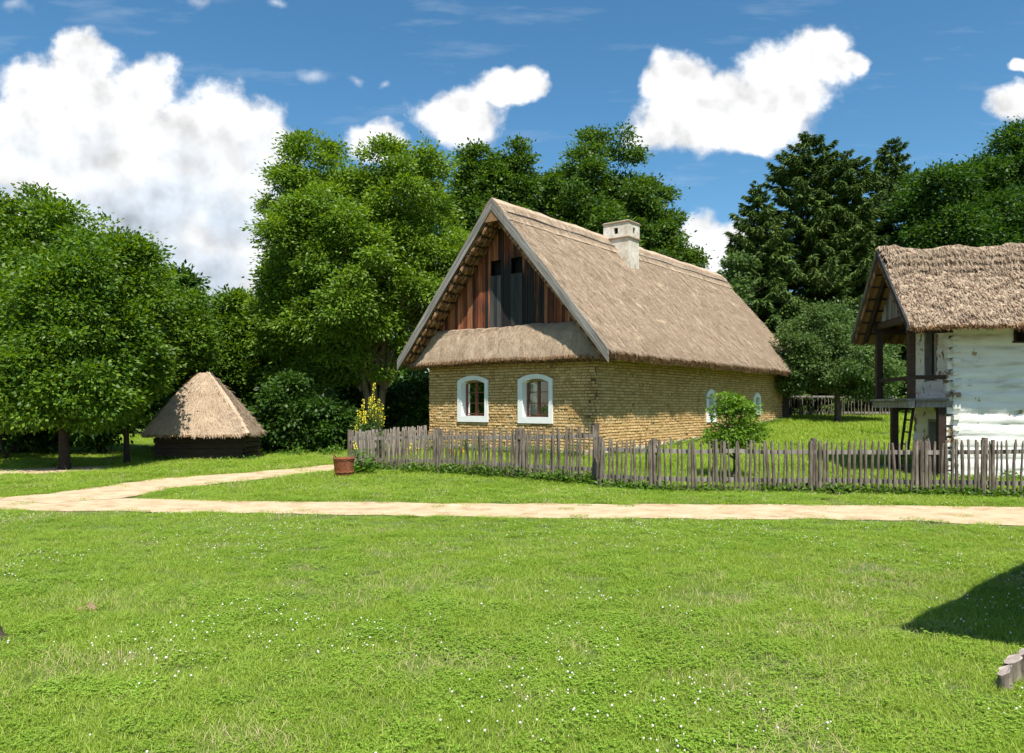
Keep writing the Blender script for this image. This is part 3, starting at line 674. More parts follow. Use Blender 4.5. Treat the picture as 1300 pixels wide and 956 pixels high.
# ------------------------------------------------------------------ thatched hut at the left
hx0, hx1, hy0 = PX(197, 25.2), PX(309, 25.2), 25.2
hut = root('root_cellar_hut', ((hx0+hx1)/2, hy0+1.3, 0), 'small dark timber hut with steep hipped thatch roof under the left trees', 'hut')
footprints.append(np.array([(hx0, hy0), (hx1, hy0), (hx1, hy0+2.8), (hx0, hy0+2.8)]))
m = MB()
for i in range(6):
    z = -.12+i*.175
    m.par((hx0-R.uniform(0, .08), hy0-R.uniform(0, .03), z), (hx1-hx0+R.uniform(.02, .1), 0, 0), (0, .2, 0), (0, 0, .165))
    m.par((hx1-.15, hy0+.05, z+.02), (.15+R.uniform(0, .03), 0, 0), (0, 1.6, 0), (0, 0, .15)); m.par((hx0, hy0+.05, z+.02), (.15, 0, 0), (0, 1.6, 0), (0, 0, .15))
m.par((hx0+.2, hy0+.21, -.1), (hx1-hx0-.4, 0, 0), (0, 1.4, 0), (0, 0, 1.05))
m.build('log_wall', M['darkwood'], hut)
ex0, ex1, ey0, ey1, ez = PX(181, 24.8), PX(316, 24.8), 24.75, 27.4, .88
A0, A1, AZ = np.array([PX(252, 26.1), 26.1, 2.93]), np.array([PX(264, 26.1), 26.1, 2.93]), 2.96
corner = [np.array([ex0, ey0, ez]), np.array([ex1, ey0, ez+.02]), np.array([PX(335, ey1), ey1, ez]), np.array([ex0-.3, ey1+.2, ez])]
hr = MB(); allQ = []; allD = []; allN = []
def hipface(c0, c1, t0, t1, seed, stepped=None):
    n, mm = 70, 42; P = np.zeros((n, mm, 3))
    nr = np.cross(c1-c0, (t0+t1)/2-c0); nr /= np.linalg.norm(nr); nr = nr if nr[2] > 0 else -nr
    for i in range(n):
        u = i/(n-1)
        for j in range(mm):
            v = j/(mm-1); b = c0*(1-u)+c1*u; t = t0*(1-u)+t1*u
            bulge = .10*math.sin(v*math.pi)
            P[i, j] = t*(1-v)+b*v+nr*(bulge+.03*float(vnoise(u*9, v*3, seed=seed))+.014*float(vnoise(u*50, v*5, seed=seed)))
            if stepped and u > .9: P[i, j] += nr*.05*(1-((v*9) % 1))*(u-.9)/.1
    hr.grid(P, 0)
    E = P[:, -1]; mid = (c0+c1+corner[2]+corner[0])/4
    inn = E+(np.array([(ex0+ex1)/2, 26.1, ez])-E)*.12-Z*.10
    hr.grid(np.stack([E, E-Z*.09+R.normal(0, .01, E.shape), inn], 1), 1, smooth=False)
    ii = R.integers(0, n-1, 4500); jj = R.integers(0, mm-1, 4500); d = P[ii, jj+1]-P[ii, jj]; d /= np.linalg.norm(d, axis=1)[:, None]
    allQ.append(P[ii, jj]+(P[ii+1, jj]-P[ii, jj])*R.random((4500, 1))+nr*.01); allD.append(d); allN.append(np.tile(nr, (4500, 1)))
hipface(corner[0], corner[1], A0, A1, 1, True); hipface(corner[1], corner[2], A1, A1, 2, True); hipface(corner[2], corner[3], A1, A0, 3); hipface(corner[3], corner[0], A0, A0, 4)
# layered bundles down the right hip
for i in range(11):
    f = (i+.6)/11.6; c = A1*(1-f)+corner[1]*f; d = corner[1]-A1; d /= np.linalg.norm(d); sd = np.cross(d, Z); sd /= np.linalg.norm(sd); nn = np.cross(sd, d); nn = nn if nn[2] > 0 else -nn
    w = .09; hh = .04; c = c+nn*.10*math.sin(f*math.pi)
    hr.add([c-sd*w-d*.1-nn*.02, c+sd*w-d*.1-nn*.02, c+sd*w+d*.26, c-sd*w+d*.26, c-d*.12+nn*.07, c+d*.27+nn*hh*1.1, c-sd*w+d*.26-nn*.06, c+sd*w+d*.26-nn*.06],
           [(0, 4, 5, 3), (4, 1, 2, 5), (3, 5, 6), (5, 2, 7), (5, 7, 6)], 0, smooth=False)
hro = hr.build('thatch_roof', [M['thatch'], M['straw_end']], hut)
Vs, Fs, cs = straws(np.vstack(allQ), np.vstack(allD), np.vstack(allN), .2, .006, .05, 9, .2); arrobj('loose_straw', Vs, Fs, M['thatch'], hro, var=cs)

# ------------------------------------------------------------------ off-frame barn (casts the shadow at the lower right)
b1 = np.array([.73, .683, 0]); b2 = np.array([.683, -.73, 0]); BE = np.array([3.57, 4.58, 0]); BH, BW, BDZ = 3.0, 2.2, 1.6
barn = root('thatched_barn', tuple(BE+b1*4+b2*2.2), 'thatched barn just outside the right of the frame, seen only by its shadow', 'barn')
def bp(a, b, z): return BE+b1*a+b2*b+Z*z
m = MB(); m.par(bp(.45, .45, 0), b1*7.6, b2*3.5, Z*2.8, 0); m.prism([bp(.45, .45, 2.8), bp(.45, 3.95, 2.8), bp(.45, 2.2, BH+BDZ-.35)], b1*7.6, 0); m.build('wall', M['brick'], barn)
db = b2*-BW+Z*-BDZ; Lb = np.linalg.norm(db); db /= Lb; dc = b2*BW-Z*BDZ; dc /= Lb
for d, s in ((db, 71), (dc, 72)):
    thatch('thatch_slope', bp(0, BW, BH+BDZ), b1, d, 8.5, Lb, barn, thick=.2, seed=s, mats=TM, nst=1500, fringe=900, step=.1)
footprints.append(np.array([bp(.4, .4, 0)[:2], bp(8.1, .4, 0)[:2], bp(8.1, 4, 0)[:2], bp(.4, 4, 0)[:2]]))

# ------------------------------------------------------------------ fences
PV = []
for i in range(12):
    m = MB(); lean = R.normal(0, .02, 2); bend = R.normal(0, .012, 2); r = R.uniform(.018, .029)
    pts = [(lean[0]*z+bend[0]*math.sin(3*z), lean[1]*z+bend[1]*math.sin(2.5*z), z) for z in (0, .3, .6, .9, .985)]
    m.tube(pts, [r*1.1, r, r*.95, r*.9, r*.35 if i % 3 else r*.8], 6, 0, jit=.12, smooth=False)
    V = np.vstack(m.v); me = bpy.data.meshes.new('picket'); me.from_pydata(V.tolist(), [], m.f)
    a = me.attributes.new('var', 'FLOAT', 'FACE'); a.data.foreach_set('value', np.full(len(m.f), R.random(), np.float32)); me.materials.append(M['picket']); PV.append(me)
PVpale = []
for i in range(5):
    m = MB(); w = R.uniform(.028, .036); m.par((-w, -.01, 0), (2*w, 0, 0), (0, .02, 0), (0, 0, 1)); 
    me = bpy.data.meshes.new('plank_picket'); me.from_pydata(np.vstack(m.v).tolist(), [], m.f)
    a = me.attributes.new('var', 'FLOAT', 'FACE'); a.data.foreach_set('value', np.full(len(m.f), R.random(), np.float32)); me.materials.append(M['paleplank']); PVpale.append(me)
def fence(pts, tops, label, spacing=.115, posts=(), protos=PV, wood='picket', group=None, hscale=1, rails=(.22, .78)):
    pts = [np.array(p, float) for p in pts]; c = pts[0]
    r = root('picket_fence', (c[0], c[1], float(terr(*c))), label, 'fence', group); B = WL[r.name]
    seg = np.r_[0, np.cumsum([np.linalg.norm(b-a) for a, b in zip(pts[:-1], pts[1:])])]
    def at(s): return np.array([np.interp(s, seg, [p[0] for p in pts]), np.interp(s, seg, [p[1] for p in pts])]), float(np.interp(s, seg, tops))
    s = .03
    while s < seg[-1]:
        p, tp = at(s); q, _ = at(min(s+.1, seg[-1])); q0, _ = at(max(s-.1, 0)); d = (q-q0)/np.linalg.norm(q-q0); n = np.array([d[1], -d[0]])
        n = n if n[1] < 0 else -n
        z = float(terr(*p)); o = bpy.data.objects.new('picket', protos[R.integers(len(protos))]); COL.objects.link(o); o.parent = r
        pp = p+n*.045; h = tp-z+R.normal(0, .022)
        o.location = (pp[0]-B[0], pp[1]-B[1], z-.03-B[2]); o.scale = (R.uniform(.85, 1.3),)*2+(h+.03,)
        o.rotation_euler = (R.normal(0, .02), R.normal(0, .032), math.atan2(d[1], d[0])+(0 if protos is not PV else R.uniform(0, 6.28)))
        s += spacing*R.uniform(.75, 1.25)
    ps = [0]+list(posts)+[seg[-1]]
    for a, b in zip(ps[:-1], ps[1:]):
        for fr in rails:
            m = MB(); k = max(2, int((b-a)/.8)); L_ = []
            for s in np.linspace(a, b, k+1):
                p, tp = at(s); z = float(terr(*p)); L_.append(np.array([p[0], p[1], z+(tp-z)*fr+R.normal(0, .008)]))
            for u, v in zip(L_[:-1], L_[1:]):
                d = v-u; nn = np.array([-d[1], d[0], 0]); nn /= np.linalg.norm(nn); m.par(u-nn*.02, d, nn*.04, Z*.085, 0, .6)
            m.build('rail', M[wood if wood != 'picket' else 'oldwood'], r)
    for s in ps:
        m = MB(); p, tp = at(s); z = float(terr(*p))
        m.tube([(p[0]+R.normal(0, .01), p[1]+.06, q) for q in np.linspace(z-.1, tp+R.uniform(0, .05), 4)], .06, 8, 0, jit=.08); m.build('post', M['picket' if protos is PV else 'oldwood'], r)
        if protos is PV and 0 < s < seg[-1]:
            for dx in (-.09, .09):
                m = MB(); q, _ = at(np.clip(s+dx, 0, seg[-1])); m.tube([(q[0], q[1]-.05, w) for w in np.linspace(z-.05, tp-.01, 4)], .036, 7, 0, jit=.1); m.build('post', M['picket'], r)
    return r
P0, P1, P2, P3 = G(443, 597), G(555, 600), G(660, 607.5), G(757, 615.5)
fence([P0, P1, P2, P3], [PZ(548, P0[1]), PZ(545, P1[1]), PZ(544, P2[1]), PZ(538.5, P3[1])], 'tall weathered picket fence in front of the farmhouse windows, rising toward the house corner', .088, posts=[np.linalg.norm(P1-P0), np.linalg.norm(P1-P0)+np.linalg.norm(P2-P1)])
Q = [G(762, 619), G(831, 623.5), G(1034, 626), G(1168, 628.5), G(1252, 630), G(1460, 634)]
QT = [PZ(556, Q[0][1]), PZ(558, Q[1][1]), PZ(559, Q[2][1]), PZ(559, Q[3][1]), PZ(557.5, Q[4][1]), PZ(555, Q[5][1])]
cum = np.cumsum([np.linalg.norm(b-a) for a, b in zip(Q[:-1], Q[1:])])
fence(Q, QT, 'long low weathered picket fence along the path in front of the bush and granary', .104, posts=[cum[0], cum[1], cum[2], cum[3]], rails=(.2, .74))
fence([P0+[.05, .08], np.array([hp(HW+.1, -.1, 0)[0], hp(HW+.1, -.1, 0)[1]])], [PZ(548, P0[1]), 1.12], 'pale picket fence running back from the garden corner to the left house wall', .125, posts=[2.9], protos=PVpale, wood='paleplank')
B0, B1 = (PX(1004, 36.6), 36.6), (PX(1135, 36.6), 36.6)
fence([B0, B1], [2.26, 2.26], 'dark picket fence on the grassy rise beyond the apple tree', .15, posts=[2.2], rails=(.2, .95))

# ------------------------------------------------------------------ wicker basket
bx, by = G(436.5, 604.5); br = .25; bh = .49
bk = root('wicker_basket', (bx, by, 0), 'reddish brown round wicker basket standing in the grass by the fence corner', 'basket')
m = MB(); nr_, nc = 34, 96; P = np.zeros((nr_, nc+1, 3))
for i in range(nr_):
    v = i/(nr_-1); rr = br*(.86+.16*v-.02*math.sin(v*math.pi))
    for j in range(nc+1):
        t = 2*math.pi*j/nc; w = .007*math.cos(t*24+(math.pi if (i//1) % 2 else 0)); P[i, j] = (bx+(rr+w)*math.cos(t), by+(rr+w)*math.sin(t), v*bh)
m.grid(P, 0, smooth=False); m.grid(P[:, ::-1]*[1, 1, 1]-0*P[:, ::-1], 0) if False else None
Pi = P.copy(); c = np.array([bx, by, 0]); Pi[..., :2] = c[:2]+(P[..., :2]-c[:2])*.93; m.grid(Pi, 0); m.add(Pi[1, :-1], [tuple(range(nc))], 0)
m.build('basket_body', M['wicker'], bk)
def torus_path(r, z, wob, n=48): return [(bx+r*math.cos(t)+0, by+r*math.sin(t), z+wob*math.sin(9*t)) for t in np.linspace(0, 2*math.pi, n)]
m = MB(); m.tube(torus_path(br*1.04, bh, .006), .017, 7); m.tube(torus_path(br*1.02, bh-.03, -.006), .013, 7); m.build('rim', M['wicker'], bk)
m = MB(); m.tube(torus_path(br*.98, bh*.33, .004), .010, 6); m.tube(torus_path(br*.88, .01, .004), .014, 6); m.build('band', M['wicker'], bk)
for t0 in (math.pi*.95, math.pi*.05):
    m = MB(); m.tube([(bx+br*1.03*math.cos(t0+dt), by+br*1.03*math.sin(t0+dt), bh+.07*math.cos(dt/.42*math.pi/2)) for dt in np.linspace(-.42, .42, 9)], .013, 7); m.build('handle', M['wicker'], bk)

# ------------------------------------------------------------------ foliage generator
def quads(P, Dr, Nr, ln, wd):
    side = np.cross(Dr, Nr); side /= np.linalg.norm(side, axis=1)[:, None]+1e-9
    return np.stack([P, P+Dr*ln*.45+side*wd*.5, P+Dr*ln, P+Dr*ln*.45-side*wd*.5], 1).reshape(-1, 3)
def unit(v): return v/(np.linalg.norm(v, axis=-1, keepdims=True)+1e-9)
def crown_pts(ells, nl, ls, rng, lobe=.3, cl_r=.34, per=34, inner=.12, droop=.25, cap=None):
    """leaves grouped in clumps, clumps grouped in lobes, lobes spread over the ellipsoids"""
    vol = np.array([e[3]*e[5] for e in ells]); cnt = (vol/vol.sum()*nl).astype(int); VV = []; tips = []
    for e, n in zip(ells, cnt):
        c = np.array(e[:3]); r = np.array(e[3:6]); rm = r.mean()
        nlobe = max(7, int(26*(.3/lobe)**2*.6)); i = np.arange(nlobe)+.5
        ph = np.arccos(1-2*i/nlobe); tt = math.pi*(1+5**.5)*i; d = np.stack([np.cos(tt)*np.sin(ph), np.sin(tt)*np.sin(ph), np.cos(ph)], 1)+rng.normal(0, .13, (nlobe, 3)); d = unit(d)
        lr = rm*lobe*rng.uniform(.7, 1.4, nlobe); deep_ = np.where(rng.random((nlobe, 1)) < .38, rng.uniform(.35, .75, (nlobe, 1)), rng.uniform(.84, 1.05, (nlobe, 1))); lr = np.where(deep_[:, 0] < .8, rm*lobe*1.35, lr); lc = c+d*(r-rm*lobe*.8)*deep_
        nx = nlobe//2; i2 = rng.integers(0, nlobe, nx); d2 = unit(d[i2]+rng.normal(0, .3, (nx, 3)))
        lc = np.vstack([lc, c+d2*(r-rm*lobe*.3)*rng.uniform(.92, 1.12, (nx, 1))]); lr = np.r_[lr, rm*lobe*rng.uniform(.28, .55, nx)]; d = np.vstack([d, d2]); nlobe += nx
        tips.append(lc)
        ncl = max(1, int(n/per)); li = rng.choice(nlobe, ncl, p=lr**1.6/(lr**1.6).sum())
        dd = unit(rng.normal(0, 1, (ncl, 3))+d[li]*1.1+np.array([0, 0, .35]))
        rad = lr[li]*(1-np.abs(rng.normal(0, .16, ncl)))
        sc = rng.random(ncl); inn = sc < inner; rad = np.where(inn, rad*rng.uniform(0, .7, ncl), rad)
        cc = lc[li]+dd*(rad*(1+.45*fbm(dd[:, 0]*2+li*3.1, dd[:, 1]*2, dd[:, 2]*2, 2, 5)))[:, None]*np.array([1, 1, .95])
        sp = sc > .975; cc[sp] += dd[sp]*rm*.07              # stray sprigs beyond the outline
        k = np.repeat(np.arange(ncl), per); m = len(k)
        off = rng.normal(0, 1, (m, 3))*cl_r*np.array([1, 1, .5])*rng.uniform(.6, 1.2, (ncl, 1))[k]
        pos = cc[k]+off; outw = unit(unit(dd[k])*.5+unit(off)*.8+rng.normal(0, .45, (m, 3)))
        Dr = unit(outw-Z*droop); Nn = unit(Z*.55+dd[k]*.5+rng.normal(0, .65, (m, 3)))
        L_ = ls*rng.uniform(.6, 1.3, (m, 1)); VV.append((pos, Dr, Nn, L_))
    P, Dr, Nn, L_ = [np.concatenate(q) for q in zip(*VV)]
    return P, Dr, Nn, L_, np.vstack(tips)
def limb(mb, p0, p1, r0, r1, rng, n=6, wob=.06):
    p0, p1 = np.asarray(p0, float), np.asarray(p1, float); d = np.linalg.norm(p1-p0); P = []
    for i in range(n):
        f = i/(n-1); p = p0+(p1-p0)*f; p = p+rng.normal(0, wob*d*.3, 3)*math.sin(f*math.pi); P.append(p)
    mb.tube(P, np.linspace(r0, r1, n), 7, 0)
    return P
def broadleaf(name, label, cat, px, D, ellp, nl, ls, mat, bark, seed, tr=.2, group=None, lobe=.3, cl_r=.3, per=34, fork=.35, aspect=.55, depth=1.0, limbs=9, inner=.12, zbase=None, lean=0, trunks=None):
    rng = np.random.default_rng(seed); X = PX(px, D); zb = float(terr(X, D)) if zbase is None else zbase
    t = root(name, (X, D, zb), label, cat, group)
    ells = []
    for e in ellp:                                          # (px, py, rx, ry[, depth offset]) at the tree's own distance
        dy = e[4] if len(e) > 4 else 0; s = (D+dy)/F_
        ells.append(((e[0]-650)*s, D+dy, PZ(e[1], D+dy), e[2]*s, e[2]*s*depth, e[3]*s))
    P, Dr, Nn, L_, tips = crown_pts(ells, nl, ls, rng, lobe, cl_r, per, inner)
    ok = P[:, 2] > terr(P[:, 0], P[:, 1])+.05; P, Dr, Nn, L_ = P[ok], Dr[ok], Nn[ok], L_[ok]
    V = quads(P, Dr, Nn, L_, L_*aspect); cr = arrobj('crown', V, np.arange(len(V)).reshape(-1, 4), mat, t, var=rng.random(len(P)))
    m = MB(); top = max(e[2]+e[5]*.3 for e in ells); bot = min(e[2]-e[5] for e in ells); cx = np.mean([e[0] for e in ells])
    fz = zb+(top-zb)*fork
    base = np.array([X, D, zb-.15]); fk = np.array([X+(cx-X)*.25+lean, D, fz])
    stems = trunks or [0]
    for sdx in stems:
        f2 = fk+np.array([sdx, sdx*.4, 0])
        m.tube([base+[0, 0, 0], base+[0, 0, .35], base*.6+f2*.4, f2], [tr*1.5/len(stems)**.3, tr*1.08/len(stems)**.3, tr*.9/len(stems)**.4, tr*.7/len(stems)**.5], 10, 0, jit=.05)
    sel = tips[rng.permutation(len(tips))[:limbs*len(ells)]]
    for q in sel:
        s0 = fk+np.array([stems[rng.integers(len(stems))], 0, 0])-Z*rng.uniform(0, (fz-zb)*.3); q = s0+(q-s0)*.9; pp = limb(m, s0, q, tr*.45, tr*.08, rng)
        for _ in range(3):
            b = pp[rng.integers(2, 5)]; limb(m, b, b+(q-b)*.6+rng.normal(0, .35, 3)*np.array([1, 1, .5]), tr*.16, tr*.04, rng, 4)
    m.build('trunk', bark, t)
    return t

TG = 'trees of the left grove'
broadleaf('broadleaf_tree', 'tall broadleaf tree filling the left edge of the frame', 'tree', 22, 29, [(8, 340, 82, 108), (78, 345, 68, 96), (135, 368, 55, 84), (118, 335, 44, 58, -1), (-70, 390, 90, 140, 2), (30, 440, 110, 100), (178, 400, 40, 66)], 170000, .165, M['maple'], M['shadedbark'], 1, .25, TG)
broadleaf('broadleaf_tree', 'broadleaf tree with a thick bare dark trunk in front of the far path', 'tree', 82, 21.6, [(88, 412, 48, 76), (40, 425, 55, 78, .8), (136, 438, 50, 84, 1), (112, 352, 26, 44), (62, 362, 22, 36), (80, 488, 75, 50), (25, 492, 50, 42), (118, 514, 44, 26), (30, 516, 55, 24)], 120000, .13, M['maple'], M['shadedbark'], 2, .145, TG, fork=.42, cl_r=.26, lobe=.28)
broadleaf('broadleaf_tree', 'broadleaf tree on a thin dark trunk beside the small thatched hut', 'tree', 161, 23.6, [(158, 375, 42, 72), (190, 405, 36, 68, 2.5), (228, 420, 34, 55, 3.8), (140, 484, 44, 54), (178, 470, 24, 45)], 110000, .13, M['maple'], M['shadedbark'], 3, .09, TG, fork=.42, cl_r=.26, lobe=.28)
broadleaf('broadleaf_tree', 'dark tree rising just behind the thatched hut', 'tree', 235, 33, [(236, 425, 32, 72), (262, 470, 35, 70)], 26000, .22, M['darkleaf'], M['shadedbark'], 4, .15, TG)
broadleaf('broadleaf_tree', 'mid green tree between the thatched hut and the tall ash', 'tree', 300, 34, [(305, 445, 52, 75), (335, 470, 45, 80), (272, 480, 36, 70)], 75000, .17, M['maple'], M['shadedbark'], 5, .16, TG)
broadleaf('broadleaf_tree', 'dark broadleaf tree leaning over the path behind the two bare trunks', 'tree', 130, 29, [(120, 500, 75, 70), (40, 510, 60, 65)], 40000, .2, M['darkleaf'], M['shadedbark'], 6, .16, TG)
broadleaf('shrub', 'bluish green bushy shrub at the left edge below the trees', 'shrub', 8, 25, [(0, 492, 42, 66), (-60, 500, 50, 75)], 26000, .15, M['blueleaf'], M['shadedbark'], 7, .06, cl_r=.2)
broadleaf('ash_tree', 'tall bright green ash tree with pale forked trunk beside the gable', 'tree', 478, 30.5,
          [(395, 262, 55, 88), (505, 262, 66, 88), (445, 345, 105, 105), (375, 405, 50, 92), (545, 345, 62, 70), (450, 425, 85, 60), (462, 275, 32, 48, 1.5)],
          270000, .155, M['ash'], M['palebark'], 8, .27, fork=.30, aspect=.45, lobe=.22, cl_r=.24, inner=.16, trunks=[-.35, 0.05, .5], limbs=4)
broadleaf('shrub', 'dark rounded shrub at the edge of the lawn right of the hut', 'shrub', 375, 29, [(372, 530, 42, 50), (335, 545, 28, 34), (420, 540, 36, 42)], 34000, .16, M['darkleaf'], M['shadedbark'], 9, .06, cl_r=.2)
broadleaf('shrub', 'small dark shrub in the shade between the basket and the ash trunk', 'shrub', 470, 33, [(470, 525, 62, 50), (540, 520, 50, 55)], 26000, .18, M['darkleaf'], M['shadedbark'], 10, .06, cl_r=.22)
BG = 'trees behind the farmhouse'
broadleaf('broadleaf_tree', 'spiky topped dark tree between the ash and the round oak', 'tree', 628, 43, [(628, 300, 55, 105), (660, 225, 17, 48), (605, 235, 20, 45), (632, 235, 16, 42), (585, 290, 30, 60)], 80000, .21, M['oak'], M['bark'], 11, .25, BG, cl_r=.28)
broadleaf('oak_tree', 'large round dark oak behind the farmhouse ridge and chimney', 'tree', 770, 48, [(752, 255, 76, 82), (815, 290, 48, 62), (700, 290, 45, 60), (770, 330, 95, 60), (865, 340, 34, 32)], 150000, .21, M['oak'], M['bark'], 12, .4, BG, cl_r=.30, lobe=.22)
RG = 'broadleaf trees behind the granary'
broadleaf('broadleaf_tree', 'dark broadleaf tree behind the granary gable', 'tree', 1195, 40, [(1190, 285, 58, 92), (1225, 330, 70, 90), (1175, 390, 60, 80)], 90000, .20, M['darkleaf'], M['bark'], 13, .3, RG, cl_r=.32)
broadleaf('broadleaf_tree', 'tallest broadleaf tree at the right edge above the granary ridge', 'tree', 1300, 42, [(1275, 262, 52, 78), (1330, 250, 75, 95), (1300, 350, 90, 90), (1245, 250, 26, 40)], 120000, .20, M['darkleaf'], M['bark'], 14, .35, RG, cl_r=.32)
broadleaf('apple_tree', 'low spreading apple tree between the farmhouse end and the granary', 'tree', 1064, 33.5, [(1060, 455, 52, 42), (1025, 452, 34, 42), (1098, 462, 38, 42), (1045, 420, 28, 32), (1085, 480, 45, 24), (1008, 480, 14, 22), (1002, 428, 9, 20), (1034, 402, 10, 18), (1066, 405, 11, 22), (1096, 428, 12, 18), (1110, 478, 14, 20)], 66000, .13, M['apple'], M['bark'], 15, .14, fork=.33, cl_r=.2, per=22, lobe=.26)
broadleaf('young_tree', 'young bright green bush tree inside the low fence near the house wall', 'tree', 932, 17.9, [(923, 521, 15, 23), (943, 528, 15, 24), (930, 553, 27, 18), (957, 549, 13, 10), (908, 556, 12, 9), (932, 508, 6, 9)], 5600, .085, M['lime'], M['bark'], 16, .028, fork=.35, cl_r=.09, per=14, lobe=.3, limbs=6)
# ---- conifers
def conifer(px, D, ptop, pbot, hw, seed, label, n=4200, tilt=0):
    rng = np.random.default_rng(seed); X = PX(px, D); zb = float(terr(X, D)); zt = PZ(ptop, D); z0 = PZ(pbot, D); rad = hw*D/F_; H = zt-zb
    t = root('spruce_tree', (X, D, zb), label, 'tree', 'spruces between the farmhouse and the granary')
    m = MB(); m.tube([(X, D, zb-.1), (X, D, zb+H*.5), (X+tilt, D, zt)], [.26, .16, .015], 9)
    PP, DD, NN, LL = [], [], [], []
    nb_ = int((zt-z0)*19)
    for b in range(nb_):
        f = (b+rng.random())/nb_; z = z0+(zt-z0)*f+rng.normal(0, .15); r = rad*(1-f)**.58*rng.uniform(.62, 1.14)*(1+.12*math.sin(4*f*math.pi+seed))+.08; a = b*2.399+rng.normal(0, .3)
        dirh = np.array([math.cos(a), math.sin(a), 0]); up = .28+.5*f
        s = np.linspace(0, 1, 7); line = np.array([X+tilt*f, D, z])+dirh*(r*s)[:, None]+Z*(r*(-.32*s+ (.30+.3*f)*s**2.2))[:, None]
        if f < .96: m.tube(line[::2], [.04*(1-f)+.012, .02, .01, .004], 5, 0, cap=False)
        k = int(55+r*140); u = rng.random(k)**.65; p = np.array([np.interp(u, s, line[:, i]) for i in range(3)]).T
        sd = np.cross(dirh, Z)*np.where(rng.random(k) < .5, 1, -1)[:, None]
        p = p+sd*(rng.random(k)*.30*r*(1.05-u))[:, None]*.8
        d = unit(dirh*.75+sd*rng.uniform(.1, 1.0, (k, 1))-Z*rng.uniform(.05, 1.2, (k, 1))+rng.normal(0, .15, (k, 3)))
        PP.append(p); DD.append(d); NN.append(unit(Z+rng.normal(0, .5, (k, 3)))); LL.append(rng.uniform(.20, .46, (k, 1))*min(1, .4+.5*r))
    P, Dr, Nn, L_ = map(np.concatenate, (PP, DD, NN, LL)); V = quads(P, Dr, Nn, L_, L_*.17+.015)
    arrobj('crown', V, np.arange(len(V)).reshape(-1, 4), M['spruce'], t, var=rng.random(len(P))); m.build('trunk', M['shadedbark'], t)
conifer(1026, 42, 172, 520, 130, 21, 'tallest spruce with the highest tip, standing behind the far end of the farmhouse')
conifer(1076, 41, 193, 520, 98, 22, 'spruce whose tip stands just right of the tallest spruce')
conifer(962, 40, 232, 500, 70, 23, 'shorter spruce next to the farmhouse roof end')
conifer(1132, 45, 176, 520, 85, 24, 'sparse spruce beside the broadleaf tree behind the granary gable')
broadleaf('broadleaf_tree', 'light green tree tip showing over the roof end beside the spruces', 'tree', 938, 39, [(936, 350, 16, 38), (930, 390, 24, 40)], 9000, .2, M['apple'], M['bark'], 25, .1, cl_r=.22)
# ---- far wood behind everything
rng = np.random.default_rng(40); ells = []
for px in np.arange(-560, 1950, 62):
    D = 62+rng.uniform(-4, 6); s = D/F_; h = rng.uniform(78, 105); ells.append(((px-650)*s, D, PZ(520-h*.75, D), 52*s, 3.2, h*s*.95))
for px in np.arange(-200, 640, 46):
    D = 47+rng.uniform(-3, 3); s = D/F_; h = rng.uniform(48, 66); ells.append(((px-650)*s, D, PZ(520-h*.6, D), 42*s, 2.5, h*s))
P, Dr, Nn, L_, tips = crown_pts(ells, 260000, .42, rng, .34, .5, 30)
V = quads(P, Dr, Nn, L_, L_*.6); wd = arrobj('far_wood', V, np.arange(len(V)).reshape(-1, 4), M['darkleaf'], var=rng.random(len(P)))
tag(wd, 'dark far-off woodland closing the view behind the trees and buildings', 'woodland', kind='stuff')

# ------------------------------------------------------------------ flowers and weeds
def leafy(name, label, cat, x, y, n, h, ls, mat, seed, spread=.12, group=None, spikes=(), flower=None):
    rng = np.random.default_rng(seed); zb = float(terr(x, y)); t = root(name, (x, y, zb), label, cat, group)
    P = np.stack([x+rng.normal(0, spread, n), y+rng.normal(0, spread, n), zb+rng.random(n)**1.3*h], 1)
    a = rng.random(n)*6.283; Dr = unit(np.stack([np.cos(a), np.sin(a), rng.uniform(-.2, .6, n)], 1)); Nn = unit(Z+rng.normal(0, .35, (n, 3))); L_ = ls*rng.uniform(.6, 1.2, (n, 1))*(1.1-.5*((P[:, 2:3]-zb)/max(h, .01)))
    V = quads(P, Dr, Nn, L_, L_*.4); arrobj('foliage', V, np.arange(len(V)).reshape(-1, 4), mat, t, var=rng.random(n))
    for dx, dy, z0, z1, bend in spikes:
        m = MB(); pts = [(x+dx*.3, y+dy*.3, zb+.05), (x+dx*.7, y+dy*.7, zb+z0*.6), (x+dx, y+dy, zb+z0), (x+dx+bend, y+dy, zb+z1)]
        m.tube(pts, [.014, .012, .011, .006], 6); st_ = m.build('stem', M['weed'], t)
        k = int((z1-z0)*140); f = rng.random(k); a = rng.random(k)*6.283; rr = .033*(1-f*.8)
        P = np.stack([x+dx+bend*f+rr*np.cos(a)*.6, y+dy+rr*np.sin(a)*.6, zb+z0+(z1-z0)*f], 1); Dr = unit(np.stack([np.cos(a), np.sin(a), rng.uniform(0, .6, k)], 1)); Nn = unit(Z*.8+rng.normal(0, .5, (k, 3))-np.array([0, .8, 0]))
        L_ = .042*rng.uniform(.7, 1.3, (k, 1)); V = quads(P, Dr, Nn, L_, L_*.9)
        arrobj('blossom', V, np.arange(len(V)).reshape(-1, 4), flower, t, var=rng.random(k))
    return t
MG = 'mulleins in the fenced garden'
mx, my = PX(474, 22.3), 22.3
